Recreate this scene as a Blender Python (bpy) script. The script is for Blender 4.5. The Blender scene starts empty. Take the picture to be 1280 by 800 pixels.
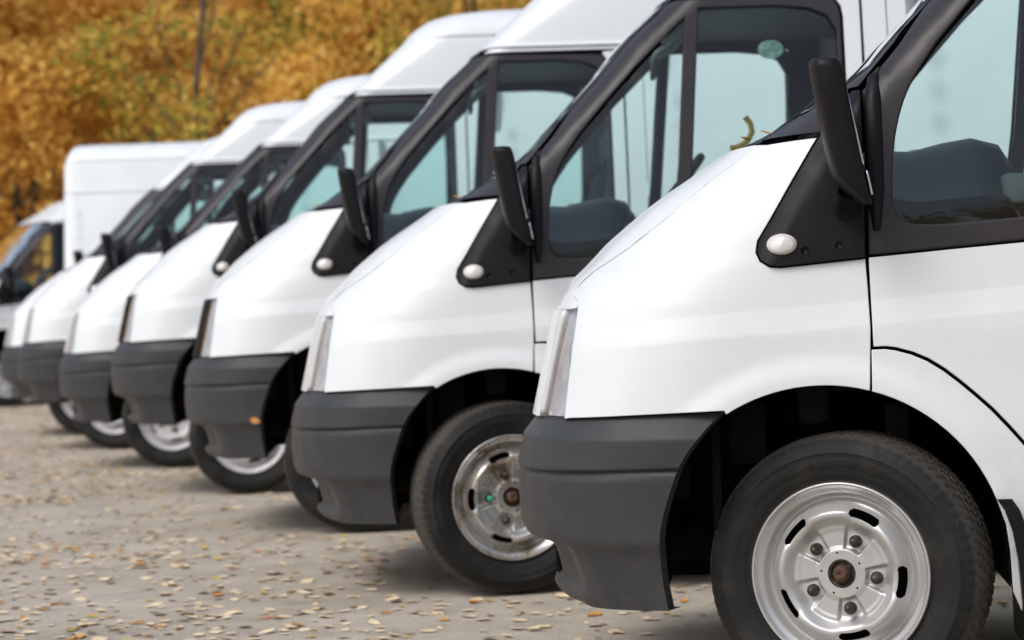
import bpy, math, random
import numpy as np
from mathutils import Vector
from mathutils.geometry import delaunay_2d_cdt
random.seed(7); rng = np.random.default_rng(7)
sc = bpy.context.scene
COL = sc.collection
R = math.radians

# ------------------------------------------------------------------ camera
HC = 1.04
cam = bpy.data.cameras.new('camera'); camo = bpy.data.objects.new('camera', cam); COL.objects.link(camo)
cam.lens = 85; cam.sensor_width = 36; cam.clip_start = .1; cam.clip_end = 2000
camo.location = (0, 0, HC)
from mathutils import Matrix
# level view along +Y, pitched down .28 deg, rolled 1.9 deg like the hand-held photograph
camo.rotation_mode = 'QUATERNION'
camo.rotation_quaternion = (Matrix.Rotation(R(90 - .284), 4, 'X') @ Matrix.Rotation(-.033, 4, 'Z')).to_quaternion()
cam.dof.use_dof = True; cam.dof.focus_distance = 5.9; cam.dof.aperture_fstop = 4.2
sc.camera = camo

# ------------------------------------------------------------------ sky, sun, exposure
SUN_EL, SUN_AZ = 49, 226          # compass-like azimuth measured from +Y clockwise: the sun stands behind the camera's left
w = bpy.data.worlds.new('World'); sc.world = w; w.use_nodes = True
nt = w.node_tree; nt.nodes.clear()
sky = nt.nodes.new('ShaderNodeTexSky'); sky.sky_type = 'NISHITA'; sky.sun_disc = False
sky.sun_elevation = R(SUN_EL); sky.sun_rotation = R(SUN_AZ); sky.dust_density = 3; sky.air_density = 1; sky.ozone_density = 1
hsv = nt.nodes.new('ShaderNodeHueSaturation'); hsv.inputs['Saturation'].default_value = .68
bg = nt.nodes.new('ShaderNodeBackground'); bg.inputs[1].default_value = .15
wo = nt.nodes.new('ShaderNodeOutputWorld')
nt.links.new(sky.outputs[0], hsv.inputs['Color']); nt.links.new(hsv.outputs[0], bg.inputs[0]); nt.links.new(bg.outputs[0], wo.inputs[0])
sl = bpy.data.lights.new('sun', 'SUN'); sl.energy = 1.0; sl.angle = R(26); sl.color = (1, .98, .955)
so = bpy.data.objects.new('sun', sl); COL.objects.link(so)
el, az = R(SUN_EL), R(SUN_AZ)
d = Vector((math.sin(az) * math.cos(el), math.cos(az) * math.cos(el), math.sin(el)))
so.rotation_euler = d.to_track_quat('Z', 'Y').to_euler()
sc.view_settings.view_transform = 'Standard'; sc.view_settings.look = 'None'
sc.view_settings.gamma = 1; sc.view_settings.exposure = .22

# ------------------------------------------------------------------ materials
def new_mat(name):
    m = bpy.data.materials.new(name); m.use_nodes = True
    return m, m.node_tree, m.node_tree.nodes['Principled BSDF']
def ramp(nt, stops):
    r = nt.nodes.new('ShaderNodeValToRGB'); cr = r.color_ramp
    while len(cr.elements) < len(stops): cr.elements.new(.5)
    for e, (p, c) in zip(cr.elements, stops): e.position = p; e.color = (*c, 1)
    return r
def noise(nt, scale, detail=6, rough=.6, coord='Object', vec=None):
    n = nt.nodes.new('ShaderNodeTexNoise'); n.inputs['Scale'].default_value = scale
    n.inputs['Detail'].default_value = detail; n.inputs['Roughness'].default_value = rough
    if vec is None:
        t = nt.nodes.new('ShaderNodeTexCoord'); vec = t.outputs[coord]
    nt.links.new(vec, n.inputs['Vector'])
    return n
def bump(nt, b, hsock, strength, dist=.01):
    n = nt.nodes.new('ShaderNodeBump'); n.inputs['Strength'].default_value = strength; n.inputs['Distance'].default_value = dist
    nt.links.new(hsock, n.inputs['Height']); nt.links.new(n.outputs[0], b.inputs['Normal'])
def mottled(name, stops, rough, scale=6, metal=0, bumps=0, bscale=60, spec=.5, coat=0, rr=None):
    m, nt, b = new_mat(name)
    n = noise(nt, scale); r = ramp(nt, stops); nt.links.new(n.outputs[0], r.inputs[0]); nt.links.new(r.outputs[0], b.inputs['Base Color'])
    b.inputs['Roughness'].default_value = rough; b.inputs['Metallic'].default_value = metal
    b.inputs['Specular IOR Level'].default_value = spec; b.inputs['Coat Weight'].default_value = coat; b.inputs['Coat Roughness'].default_value = .06
    if rr:
        n3 = noise(nt, scale * 2.3); mr = nt.nodes.new('ShaderNodeMapRange')
        mr.inputs[3].default_value, mr.inputs[4].default_value = rr
        mr.inputs[1].default_value, mr.inputs[2].default_value = .3, .7
        nt.links.new(n3.outputs[0], mr.inputs[0]); nt.links.new(mr.outputs[0], b.inputs['Roughness'])
    if bumps:
        n2 = noise(nt, bscale, 4); bump(nt, b, n2.outputs[0], bumps, .002)
    return m
M = {}
M['paint'] = mottled('white_paint', [(.3, (.75, .785, .80)), (.6, (.79, .82, .832))], .40, 3, coat=.35, rr=(.34, .46), spec=.4)
def add_dirt(m, strength, top):
    nt = m.node_tree; b = nt.nodes['Principled BSDF']; src = b.inputs['Base Color'].links[0].from_socket
    tc = nt.nodes.new('ShaderNodeTexCoord'); sx = nt.nodes.new('ShaderNodeSeparateXYZ'); nt.links.new(tc.outputs['Object'], sx.inputs[0])
    mr = nt.nodes.new('ShaderNodeMapRange'); mr.inputs[1].default_value = top; mr.inputs[2].default_value = .25; nt.links.new(sx.outputs[2], mr.inputs[0])
    n = noise(nt, 17, 10, .75); r = ramp(nt, [(.42, (0, 0, 0)), (.68, (1, 1, 1))]); nt.links.new(n.outputs[0], r.inputs[0])
    n_ = noise(nt, 190, 3, .6); rs = ramp(nt, [(.70, (0, 0, 0)), (.74, (1, 1, 1))]); nt.links.new(n_.outputs[0], rs.inputs[0])
    mu = nt.nodes.new('ShaderNodeMath'); mu.operation = 'MULTIPLY'; nt.links.new(mr.outputs[0], mu.inputs[0]); nt.links.new(r.outputs[0], mu.inputs[1])
    sp = nt.nodes.new('ShaderNodeMath'); sp.operation = 'MULTIPLY_ADD'; sp.inputs[1].default_value = .55; nt.links.new(rs.outputs[0], sp.inputs[0]); nt.links.new(mu.outputs[0], sp.inputs[2])
    st = nt.nodes.new('ShaderNodeMath'); st.operation = 'MULTIPLY'; st.inputs[1].default_value = strength; st.use_clamp = True; nt.links.new(sp.outputs[0], st.inputs[0])
    mx = nt.nodes.new('ShaderNodeMix'); mx.data_type = 'RGBA'; nt.links.new(st.outputs[0], mx.inputs[0]); nt.links.new(src, mx.inputs[6]); mx.inputs[7].default_value = (.22, .18, .14, 1); nt.links.new(mx.outputs[2], b.inputs['Base Color'])
add_dirt(M['paint'], .30, .75)
M['plastic'] = mottled('grey_bumper_plastic', [(.3, (.034, .036, .039)), (.7, (.045, .0465, .050))], .5, 5, bumps=.25, bscale=500, rr=(.42, .6), spec=.4)
add_dirt(M['plastic'], .12, .7)
M['trim'] = mottled('black_trim', [(.3, (.006, .0055, .0065)), (.7, (.010, .009, .010))], .42, 7, bumps=.15, bscale=600, rr=(.38, .52), spec=.2)
M['pillar'] = mottled('satin_black_trim', [(.3, (.026, .023, .027)), (.7, (.034, .030, .034))], .4, 7, rr=(.36, .46), spec=.35)
M['dark'] = mottled('dark_underbody', [(.3, (.006, .006, .006)), (.7, (.018, .016, .0145))], .95, 9, bumps=.5, bscale=40, spec=.1)
M['matt'] = mottled('matt_black_plastic', [(.3, (.018, .018, .020)), (.7, (.028, .028, .030))], .8, 6, spec=.08)
M['dash'] = mottled('dashboard_plastic', [(.3, (.022, .032, .036)), (.7, (.036, .048, .052))], .5, 9)
M['seat'] = mottled('seat_cloth', [(.3, (.035, .04, .05)), (.7, (.07, .075, .09))], .9, 30)
M['lining'] = mottled('grey_cab_lining', [(.3, (.20, .225, .23)), (.7, (.25, .275, .28))], .8, 12)
M['steel'] = mottled('silver_steel', [(.3, (.53, .53, .53)), (.65, (.60, .60, .595))], .36, 9, metal=.6, rr=(.30, .42))
M['silver'] = mottled('bright_silver', [(.3, (.50, .50, .52)), (.7, (.72, .72, .73))], .40, 22, metal=.0)
M['bolt'] = mottled('dark_bolt_steel', [(.35, (.04, .032, .028)), (.7, (.12, .10, .085))], .45, 60, metal=.6)
M['rust'] = mottled('rusty_hub', [(.35, (.05, .022, .014)), (.7, (.15, .07, .04))], .8, 70, bumps=.5, bscale=150)
M['lamp_white'] = mottled('white_lamp_lens', [(.3, (.62, .60, .57)), (.7, (.74, .72, .69))], .18, 40, coat=.6)
M['green'] = mottled('green_cap', [(.3, (.01, .33, .20)), (.7, (.02, .42, .27))], .5, 9)
M['yellow'] = mottled('yellow_plastic', [(.3, (.85, .52, .02)), (.7, (.92, .60, .03))], .45, 9)
M['red'] = mottled('red_lamp', [(.3, (.45, .02, .015)), (.7, (.55, .03, .02))], .25, 9, coat=.4)
M['orange'] = mottled('orange_lamp', [(.3, (.7, .13, .02)), (.7, (.8, .2, .03))], .3, 9)
M['bark'] = mottled('dark_bark', [(.3, (.045, .035, .028)), (.7, (.10, .085, .07))], .9, 4, bumps=.6, bscale=12)
M['sticker'] = mottled('pale_green_sticker', [(.45, (.25, .45, .38)), (.6, (.62, .74, .68))], .5, 45)
# dirty steel wheel
m, nt, b = new_mat('dirty_rusted_steel'); M['steel_dirty'] = m
n = noise(nt, 9, 8, .65); r = ramp(nt, [(.33, (.10, .065, .04)), (.43, (.40, .35, .29)), (.54, (.66, .655, .64))])
nt.links.new(n.outputs[0], r.inputs[0]); nt.links.new(r.outputs[0], b.inputs['Base Color'])
b.inputs['Metallic'].default_value = .75
r2 = ramp(nt, [(.36, (.8, .8, .8)), (.5, (.25, .25, .25))]); nt.links.new(n.outputs[0], r2.inputs[0]); nt.links.new(r2.outputs[0], b.inputs['Roughness'])
# tyre rubber: concentric sidewall ribs and dust
m, nt, b = new_mat('tyre_rubber'); M['tyre'] = m
n = noise(nt, 8, 8); r = ramp(nt, [(.3, (.008, .008, .008)), (.55, (.015, .0145, .014)), (.75, (.04, .037, .032))])
nt.links.new(n.outputs[0], r.inputs[0]); nt.links.new(r.outputs[0], b.inputs['Base Color'])
b.inputs['Roughness'].default_value = .72; b.inputs['Specular IOR Level'].default_value = .35
tc = nt.nodes.new('ShaderNodeTexCoord'); sx = nt.nodes.new('ShaderNodeSeparateXYZ'); nt.links.new(tc.outputs['Object'], sx.inputs[0])
cb = nt.nodes.new('ShaderNodeCombineXYZ'); nt.links.new(sx.outputs[0], cb.inputs[0]); nt.links.new(sx.outputs[2], cb.inputs[1])
ln = nt.nodes.new('ShaderNodeVectorMath'); ln.operation = 'LENGTH'; nt.links.new(cb.outputs[0], ln.inputs[0])
mr = nt.nodes.new('ShaderNodeMapRange'); mr.inputs[1].default_value = .333; mr.inputs[2].default_value = .349; nt.links.new(ln.outputs['Value'], mr.inputs[0])
nd = noise(nt, 24, 8, .7); ml = nt.nodes.new('ShaderNodeMath'); ml.operation = 'MULTIPLY'; nt.links.new(mr.outputs[0], ml.inputs[0]); nt.links.new(nd.outputs[0], ml.inputs[1])
mxd = nt.nodes.new('ShaderNodeMix'); mxd.data_type = 'RGBA'; nt.links.new(ml.outputs[0], mxd.inputs[0]); nt.links.new(r.outputs[0], mxd.inputs[6]); mxd.inputs[7].default_value = (.13, .115, .095, 1)
nt.links.new(mxd.outputs[2], b.inputs['Base Color'])
wv_ = nt.nodes.new('ShaderNodeMath'); wv_.operation = 'SINE'; ms = nt.nodes.new('ShaderNodeMath'); ms.operation = 'MULTIPLY'; ms.inputs[1].default_value = 900; nt.links.new(ln.outputs['Value'], ms.inputs[0]); nt.links.new(ms.outputs[0], wv_.inputs[0])
n2 = noise(nt, 130, 5); ad = nt.nodes.new('ShaderNodeMath'); ad.operation = 'MULTIPLY_ADD'; ad.inputs[1].default_value = .12; nt.links.new(wv_.outputs[0], ad.inputs[0]); nt.links.new(n2.outputs[0], ad.inputs[2])
bump(nt, b, ad.outputs[0], .5, .003)
# glass (transparent, teal-tinted, fresnel reflection)
def glass(name, tint, ior=1.5, rough=.01):
    m = bpy.data.materials.new(name); m.use_nodes = True; nt = m.node_tree; nt.nodes.clear()
    o = nt.nodes.new('ShaderNodeOutputMaterial'); mx = nt.nodes.new('ShaderNodeMixShader')
    t = nt.nodes.new('ShaderNodeBsdfTransparent'); t.inputs[0].default_value = (*tint, 1)
    g = nt.nodes.new('ShaderNodeBsdfGlossy'); g.inputs['Roughness'].default_value = rough; g.inputs[0].default_value = (.95, .98, 1, 1)
    f = nt.nodes.new('ShaderNodeFresnel'); f.inputs[0].default_value = ior
    nt.links.new(f.outputs[0], mx.inputs[0]); nt.links.new(t.outputs[0], mx.inputs[1]); nt.links.new(g.outputs[0], mx.inputs[2]); nt.links.new(mx.outputs[0], o.inputs[0])
    return m
M['glass'] = glass('teal_tinted_glass', (.85, .965, .95), 1.45)
M['lens'] = glass('clear_lamp_lens', (.88, .88, .89), 1.35, .10)
m, nt, b = new_mat('mirror_glass'); M['mirror'] = m
b.inputs['Metallic'].default_value = 1; b.inputs['Roughness'].default_value = .04; b.inputs['Base Color'].default_value = (.7, .73, .75, 1)
# asphalt
m, nt, b = new_mat('worn_asphalt'); M['asphalt'] = m
n = noise(nt, .9, 10, .62); n2 = noise(nt, 95, 8, .85); n4 = noise(nt, 3.2, 8, .7)
r = ramp(nt, [(.30, (.46, .40, .32)), (.5, (.55, .485, .395)), (.7, (.62, .555, .465))])
r2 = ramp(nt, [(.3, (.5, .5, .5)), (.45, (.82, .82, .82)), (.62, (1.12, 1.12, 1.12)), (.75, (1.4, 1.38, 1.33))])
r3 = ramp(nt, [(.30, (.70, .70, .69)), (.45, (.93, .93, .93)), (.65, (1.1, 1.1, 1.1))])
mx = nt.nodes.new('ShaderNodeMix'); mx.data_type = 'RGBA'; mx.blend_type = 'MULTIPLY'; mx.inputs[0].default_value = 1
mx2 = nt.nodes.new('ShaderNodeMix'); mx2.data_type = 'RGBA'; mx2.blend_type = 'MULTIPLY'; mx2.inputs[0].default_value = 1
nt.links.new(n.outputs[0], r.inputs[0]); nt.links.new(n2.outputs[0], r2.inputs[0]); nt.links.new(n4.outputs[0], r3.inputs[0])
nt.links.new(r.outputs[0], mx.inputs[6]); nt.links.new(r2.outputs[0], mx.inputs[7])
nt.links.new(mx.outputs[2], mx2.inputs[6]); nt.links.new(r3.outputs[0], mx2.inputs[7]); nt.links.new(mx2.outputs[2], b.inputs['Base Color'])
b.inputs['Roughness'].default_value = .93; b.inputs['Specular IOR Level'].default_value = .25
bump(nt, b, n2.outputs[0], .8, .006)
def leafmat(name, stops, trans=.4, sc_=3, rough=.65, hue=((.8, .7, .6), (1, 1, 1), (1.1, 1.22, 1.4))):
    m, nt, b = new_mat(name)
    g = nt.nodes.new('ShaderNodeNewGeometry')
    r = ramp(nt, stops); nt.links.new(g.outputs['Random Per Island'], r.inputs[0])
    n = noise(nt, .55, 5, .6); r3 = ramp(nt, [(.36, hue[0]), (.5, hue[1]), (.64, hue[2])]); nt.links.new(n.outputs[0], r3.inputs[0])
    mm = nt.nodes.new('ShaderNodeMix'); mm.data_type = 'RGBA'; mm.blend_type = 'MULTIPLY'; mm.inputs[0].default_value = 1
    nt.links.new(r.outputs[0], mm.inputs[6]); nt.links.new(r3.outputs[0], mm.inputs[7])
    class _R: outputs = [mm.outputs[2]]
    r = _R
    nt.links.new(r.outputs[0], b.inputs['Base Color']); b.inputs['Roughness'].default_value = rough
    b.inputs['Specular IOR Level'].default_value = .2
    if trans:
        o = nt.nodes['Material Output']; t = nt.nodes.new('ShaderNodeBsdfTranslucent'); mx = nt.nodes.new('ShaderNodeMixShader'); mx.inputs[0].default_value = trans
        nt.links.new(r.outputs[0], t.inputs[0]); nt.links.new(b.outputs[0], mx.inputs[1]); nt.links.new(t.outputs[0], mx.inputs[2]); nt.links.new(mx.outputs[0], o.inputs[0])
    return m

# ------------------------------------------------------------------ mesh helpers
def mesh_obj(name, V, Fc, mat, parent=None, smooth=True, normals=None):
    me = bpy.data.meshes.new(name); me.from_pydata([tuple(v) for v in V], [], [tuple(f) for f in Fc]); me.update()
    if smooth: me.shade_smooth()
    if normals is not None: me.normals_split_custom_set_from_vertices([tuple(n) for n in normals])
    for q in (mat if isinstance(mat, (list, tuple)) else [mat]): me.materials.append(q)
    o = bpy.data.objects.new(name, me); COL.objects.link(o)
    if parent: o.parent = parent
    return o
def tag(o, label=None, cat=None, group=None, kind=None):
    if label: o['label'] = label
    if cat: o['category'] = cat
    if group: o['group'] = group
    if kind: o['kind'] = kind
    return o
def empty(name, loc=(0, 0, 0), rz=0):
    o = bpy.data.objects.new(name, None); COL.objects.link(o); o.location = loc; o.rotation_euler = (0, 0, rz); o.empty_display_size = .2; return o
def lerp(T, z):
    if z <= T[0][0]: return T[0][1]
    for (a, b), (c, d_) in zip(T, T[1:]):
        if z <= c: return b + (d_ - b) * (z - a) / (c - a)
    return T[-1][1]
def sstep(a, b, x):
    t = min(max((x - a) / (b - a), 0), 1); return t * t * (3 - 2 * t)
class MB:
    """collects simple solids into one mesh"""
    def __init__(s): s.V = []; s.F = []
    def add(s, V, Fc):
        o = len(s.V); s.V += [tuple(v) for v in V]; s.F += [tuple(i + o for i in f) for f in Fc]; return s
    def rbox(s, c, h, r=.01, rot=None, nseg=2):
        """box with rounded edges; c centre, h half sizes"""
        cx, cy, cz = c; pts = []
        # superquadric style: stack of rounded-rectangle rings
        def ring(hx, hy, z):
            out = []
            rr = min(r, hx * .99, hy * .99)
            for qx, qy, a0 in ((1, 1, 0), (-1, 1, 90), (-1, -1, 180), (1, -1, 270)):
                for k in range(nseg + 1):
                    a = R(a0 + 90 * k / nseg); out.append((qx * (hx - rr) + rr * math.cos(a), qy * (hy - rr) + rr * math.sin(a), z))
            return out
        rings = []
        for k in range(nseg + 1):
            a = R(90 * k / nseg); ins = r * (1 - math.sin(a)); rings.append(ring(max(h[0] - ins, .001), max(h[1] - ins, .001), -h[2] + r * (1 - math.cos(a))))
        for k in range(nseg + 1):
            a = R(90 - 90 * k / nseg); ins = r * (1 - math.sin(a)); rings.append(ring(max(h[0] - ins, .001), max(h[1] - ins, .001), h[2] - r * (1 - math.cos(a))))
        V = [v for rg in rings for v in rg]; n = len(rings[0]); Fc = []
        for i in range(len(rings) - 1):
            for j in range(n): Fc.append((i * n + j, i * n + (j + 1) % n, (i + 1) * n + (j + 1) % n, (i + 1) * n + j))
        Fc.append(tuple(range(n - 1, -1, -1))); Fc.append(tuple((len(rings) - 1) * n + j for j in range(n)))
        if rot is not None: V = [rot @ Vector(v) for v in V]
        return s.add([(v[0] + cx, v[1] + cy, v[2] + cz) for v in V], Fc)
    def tube(s, P, r, n=10, closed=False):
        P = [Vector(p) for p in P]; L = len(P); rad = r if isinstance(r, (list, tuple)) else [r] * L; V = []; Fc = []
        ext = [max(p[i] for p in P) - min(p[i] for p in P) for i in range(3)]; ref = Vector((0, 0, 0)); ref[ext.index(min(ext))] = 1
        for i, p in enumerate(P):
            t = (P[(i + 1) % L] - P[i - 1]) if closed or 0 < i < L - 1 else (P[1] - P[0] if i == 0 else P[-1] - P[-2])
            t.normalize(); u = t.cross(ref).normalized(); v = t.cross(u)
            for k in range(n): a = 2 * math.pi * k / n; V.append(p + (u * math.cos(a) + v * math.sin(a)) * rad[i])
        for i in range(L if closed else L - 1):
            for k in range(n): Fc.append((i * n + k, i * n + (k + 1) % n, ((i + 1) % L) * n + (k + 1) % n, ((i + 1) % L) * n + k))
        if not closed: Fc.append(tuple(range(n))); Fc.append(tuple((L - 1) * n + k for k in range(n - 1, -1, -1)))
        return s.add(V, Fc)
    def obj(s, name, mat, parent=None, smooth=True): return mesh_obj(name, s.V, s.F, mat, parent, smooth)
def lathe(prof, n=96, yfun=None, rfun=None):
    """profile [(r, y)] spun round the Y axis (axle). y negative = outwards"""
    V = []; Fc = []; L = len(prof)
    for i, (r, y) in enumerate(prof):
        for k in range(n):
            t = 2 * math.pi * k / n
            rr = rfun(i, r, t) if rfun else r; yy = yfun(i, r, y, t) if yfun else y
            V.append((rr * math.cos(t), yy, rr * math.sin(t)))
    for i in range(L - 1):
        for k in range(n): Fc.append((i * n + k, (i + 1) * n + k, (i + 1) * n + (k + 1) % n, i * n + (k + 1) % n))
    return V, Fc

# ------------------------------------------------------------------ van body surface: horizontal slices with super-elliptic noses
WM = .985
XC = [(.17, -.80), (.24, -.80), (.43, -.842), (.533, -.850), (.595, -.848), (.630, -.845), (.677, -.833), (.72, -.823), (.762, -.813), (.916, -.777), (1.027, -.749), (1.077, -.717), (1.112, -.690), (1.148, -.650), (1.209, -.59), (1.295, -.485), (1.34, -.42), (1.382, -.352), (1.442, -.262), (1.46, -.21), (1.481, -.165), (1.527, -.075), (1.559, -.012), (1.62, .075), (1.69, .135), (1.76, .205), (1.91, .345), (2.007, .423), (2.104, .53), (2.228, .665), (2.369, .815), (2.51, .965), (2.566, 1.01), (2.59, 1.035), (2.638, 1.10), (2.666, 1.17), (2.69, 1.29), (2.70, 1.42), (2.712, 1.60)]
WT = [(.2, .945), (.45, .972), (.7, .985), (.95, .985), (1.15, .972), (1.3, .955), (2.15, .825), (2.49, .775), (2.52, .768), (2.56, .75), (2.60, .715), (2.64, .66), (2.666, .60), (2.69, .48), (2.70, .38), (2.712, .15)]
AT = [(.2, .60), (.95, .60), (1.15, .64), (1.3, .56), (1.45, .36), (1.6, .20), (2.2, .22), (2.4, .3), (2.712, .45)]
NT = [(.2, 3.2), (1.0, 3.2), (1.3, 3.0), (1.45, 3.0), (1.6, 3.6), (2.2, 3.6), (2.4, 3.0), (2.712, 2.6)]
EBT = [(.7, .128), (.749, .128), (1.03, .10), (1.05, .085), (1.07, .05), (1.13, .06), (1.19, .105), (1.268, .125), (1.386, .108), (1.43, .10), (1.46, .07), (1.53, .05), (1.6, .040), (2.2, .040)]
XR = 4.45   # tail
AX, AZ, AR = -.035, .375, .447      # front wheel arch
RX = 3.30   # rear axle
def Wraw(x, z):
    e, n, w_, xc = lerp(AT, z), lerp(NT, z), lerp(WT, z), lerp(XC, z); q = xc + e - x
    y = w_ if q <= 0 else w_ * max(0, 1 - min(q / e, 1) ** n) ** (1 / n)
    if x > XR - .12:
        q = (x - XR + .12) / .12; y -= .10 * (1 - math.sqrt(max(0, 1 - min(q, 1) ** 2)))
    return y
def Wf(x, z):
    y = Wraw(x, z)
    if z < 1.45 and x < 4.3:
        zc = 1.025 + .062 * x
        fade = sstep(-.74, -.55, x)
        # waist crease: the panel above is set in, the band below leans out
        y -= fade * .0075 * min(max((z - zc + .062) / .062, 0), 1)
        y -= fade * .002 * min(max((zc - .062 - z) / .35, 0), 1)
        for cx in (AX, RX):
            r_ = math.hypot(x - cx, z - AZ)
            if r_ < .60: y += .013 * (1 - sstep(.462, .535, r_)) * sstep(.35, .5, z if cx == AX else .5)
    if 1.1 < z < 2.1 and x > 1.55:      # pressed side panels
        for a, b_ in ((1.60, 2.88), (3.02, 4.30)):
            y -= .012 * sstep(a, a + .03, x) * (1 - sstep(b_ - .03, b_, x)) * sstep(1.22, 1.25, z) * (1 - sstep(1.98, 2.01, z))
    return y
def Fx(y, z, dx=0):
    e, n, w_, xc = lerp(AT, z), lerp(NT, z), lerp(WT, z), lerp(XC, z)
    return xc + e * (1 - max(0, 1 - min(abs(y) / w_, 1) ** n) ** (1 / n))
def yB(z):
    e, n, w_, eb = lerp(AT, z), lerp(NT, z), lerp(WT, z), lerp(EBT, z)
    return w_ * max(0, 1 - (1 - min(eb / e, 1)) ** n) ** (1 / n)
def xB(z): return lerp(XC, z) + lerp(EBT, z)

def pip(P, poly):
    P = np.asarray(P, float); q = np.asarray(poly, float); x, y = P[:, 0], P[:, 1]; ins = np.zeros(len(P), bool)
    j = len(q) - 1
    for i in range(len(q)):
        xi, yi, xj, yj = q[i, 0], q[i, 1], q[j, 0], q[j, 1]
        with np.errstate(divide='ignore', invalid='ignore'):
            c = ((yi > y) != (yj > y)) & (x < (xj - xi) * (y - yi) / (yj - yi + 1e-15) + xi)
        ins ^= c; j = i
    return ins
def area(p): return .5 * sum(p[i - 1][0] * p[i][1] - p[i][0] * p[i - 1][1] for i in range(len(p)))
def chaikin(p, it=2):
    """round a closed polygon; points given with a third value stay sharp"""
    p = [(q[0], q[1], len(q) > 2) for q in p]
    for _ in range(it):
        out = []
        for i, q in enumerate(p):
            if q[2]: out.append(q); continue
            a, b_ = p[i - 1], p[(i + 1) % len(p)]
            out.append((q[0] * .75 + a[0] * .25, q[1] * .75 + a[1] * .25, False)); out.append((q[0] * .75 + b_[0] * .25, q[1] * .75 + b_[1] * .25, False))
        p = out
    return [(q[0], q[1]) for q in p]
def resample(p, st):
    out = []
    for i in range(len(p)):
        a, b_ = p[i], p[(i + 1) % len(p)]; L = math.hypot(b_[0] - a[0], b_[1] - a[1])
        if L < 1e-5: continue
        k = max(1, int(math.ceil(L / st)))
        for j in range(k): out.append((a[0] + (b_[0] - a[0]) * j / k, a[1] + (b_[1] - a[1]) * j / k))
    # drop nearly coincident
    o2 = []
    for q in out:
        if not o2 or math.hypot(q[0] - o2[-1][0], q[1] - o2[-1][1]) > .0015: o2.append(q)
    return o2
def outn(p):
    """outward 2D normals of a CCW polygon"""
    N = []
    for i in range(len(p)):
        a, b_, c = p[i - 1], p[i], p[(i + 1) % len(p)]
        t1 = Vector((b_[0] - a[0], b_[1] - a[1])); t2 = Vector((c[0] - b_[0], c[1] - b_[1]))
        if t1.length > 0: t1.normalize()
        if t2.length > 0: t2.normalize()
        n = Vector((t1.y + t2.y, -t1.x - t2.x))
        if n.length < 1e-6: n = Vector((t1.y, -t1.x))
        n.normalize(); sc_ = 1 / max(.5, n.dot(Vector((t1.y, -t1.x)))); N.append((n.x, n.y, sc_))
    return N
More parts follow.
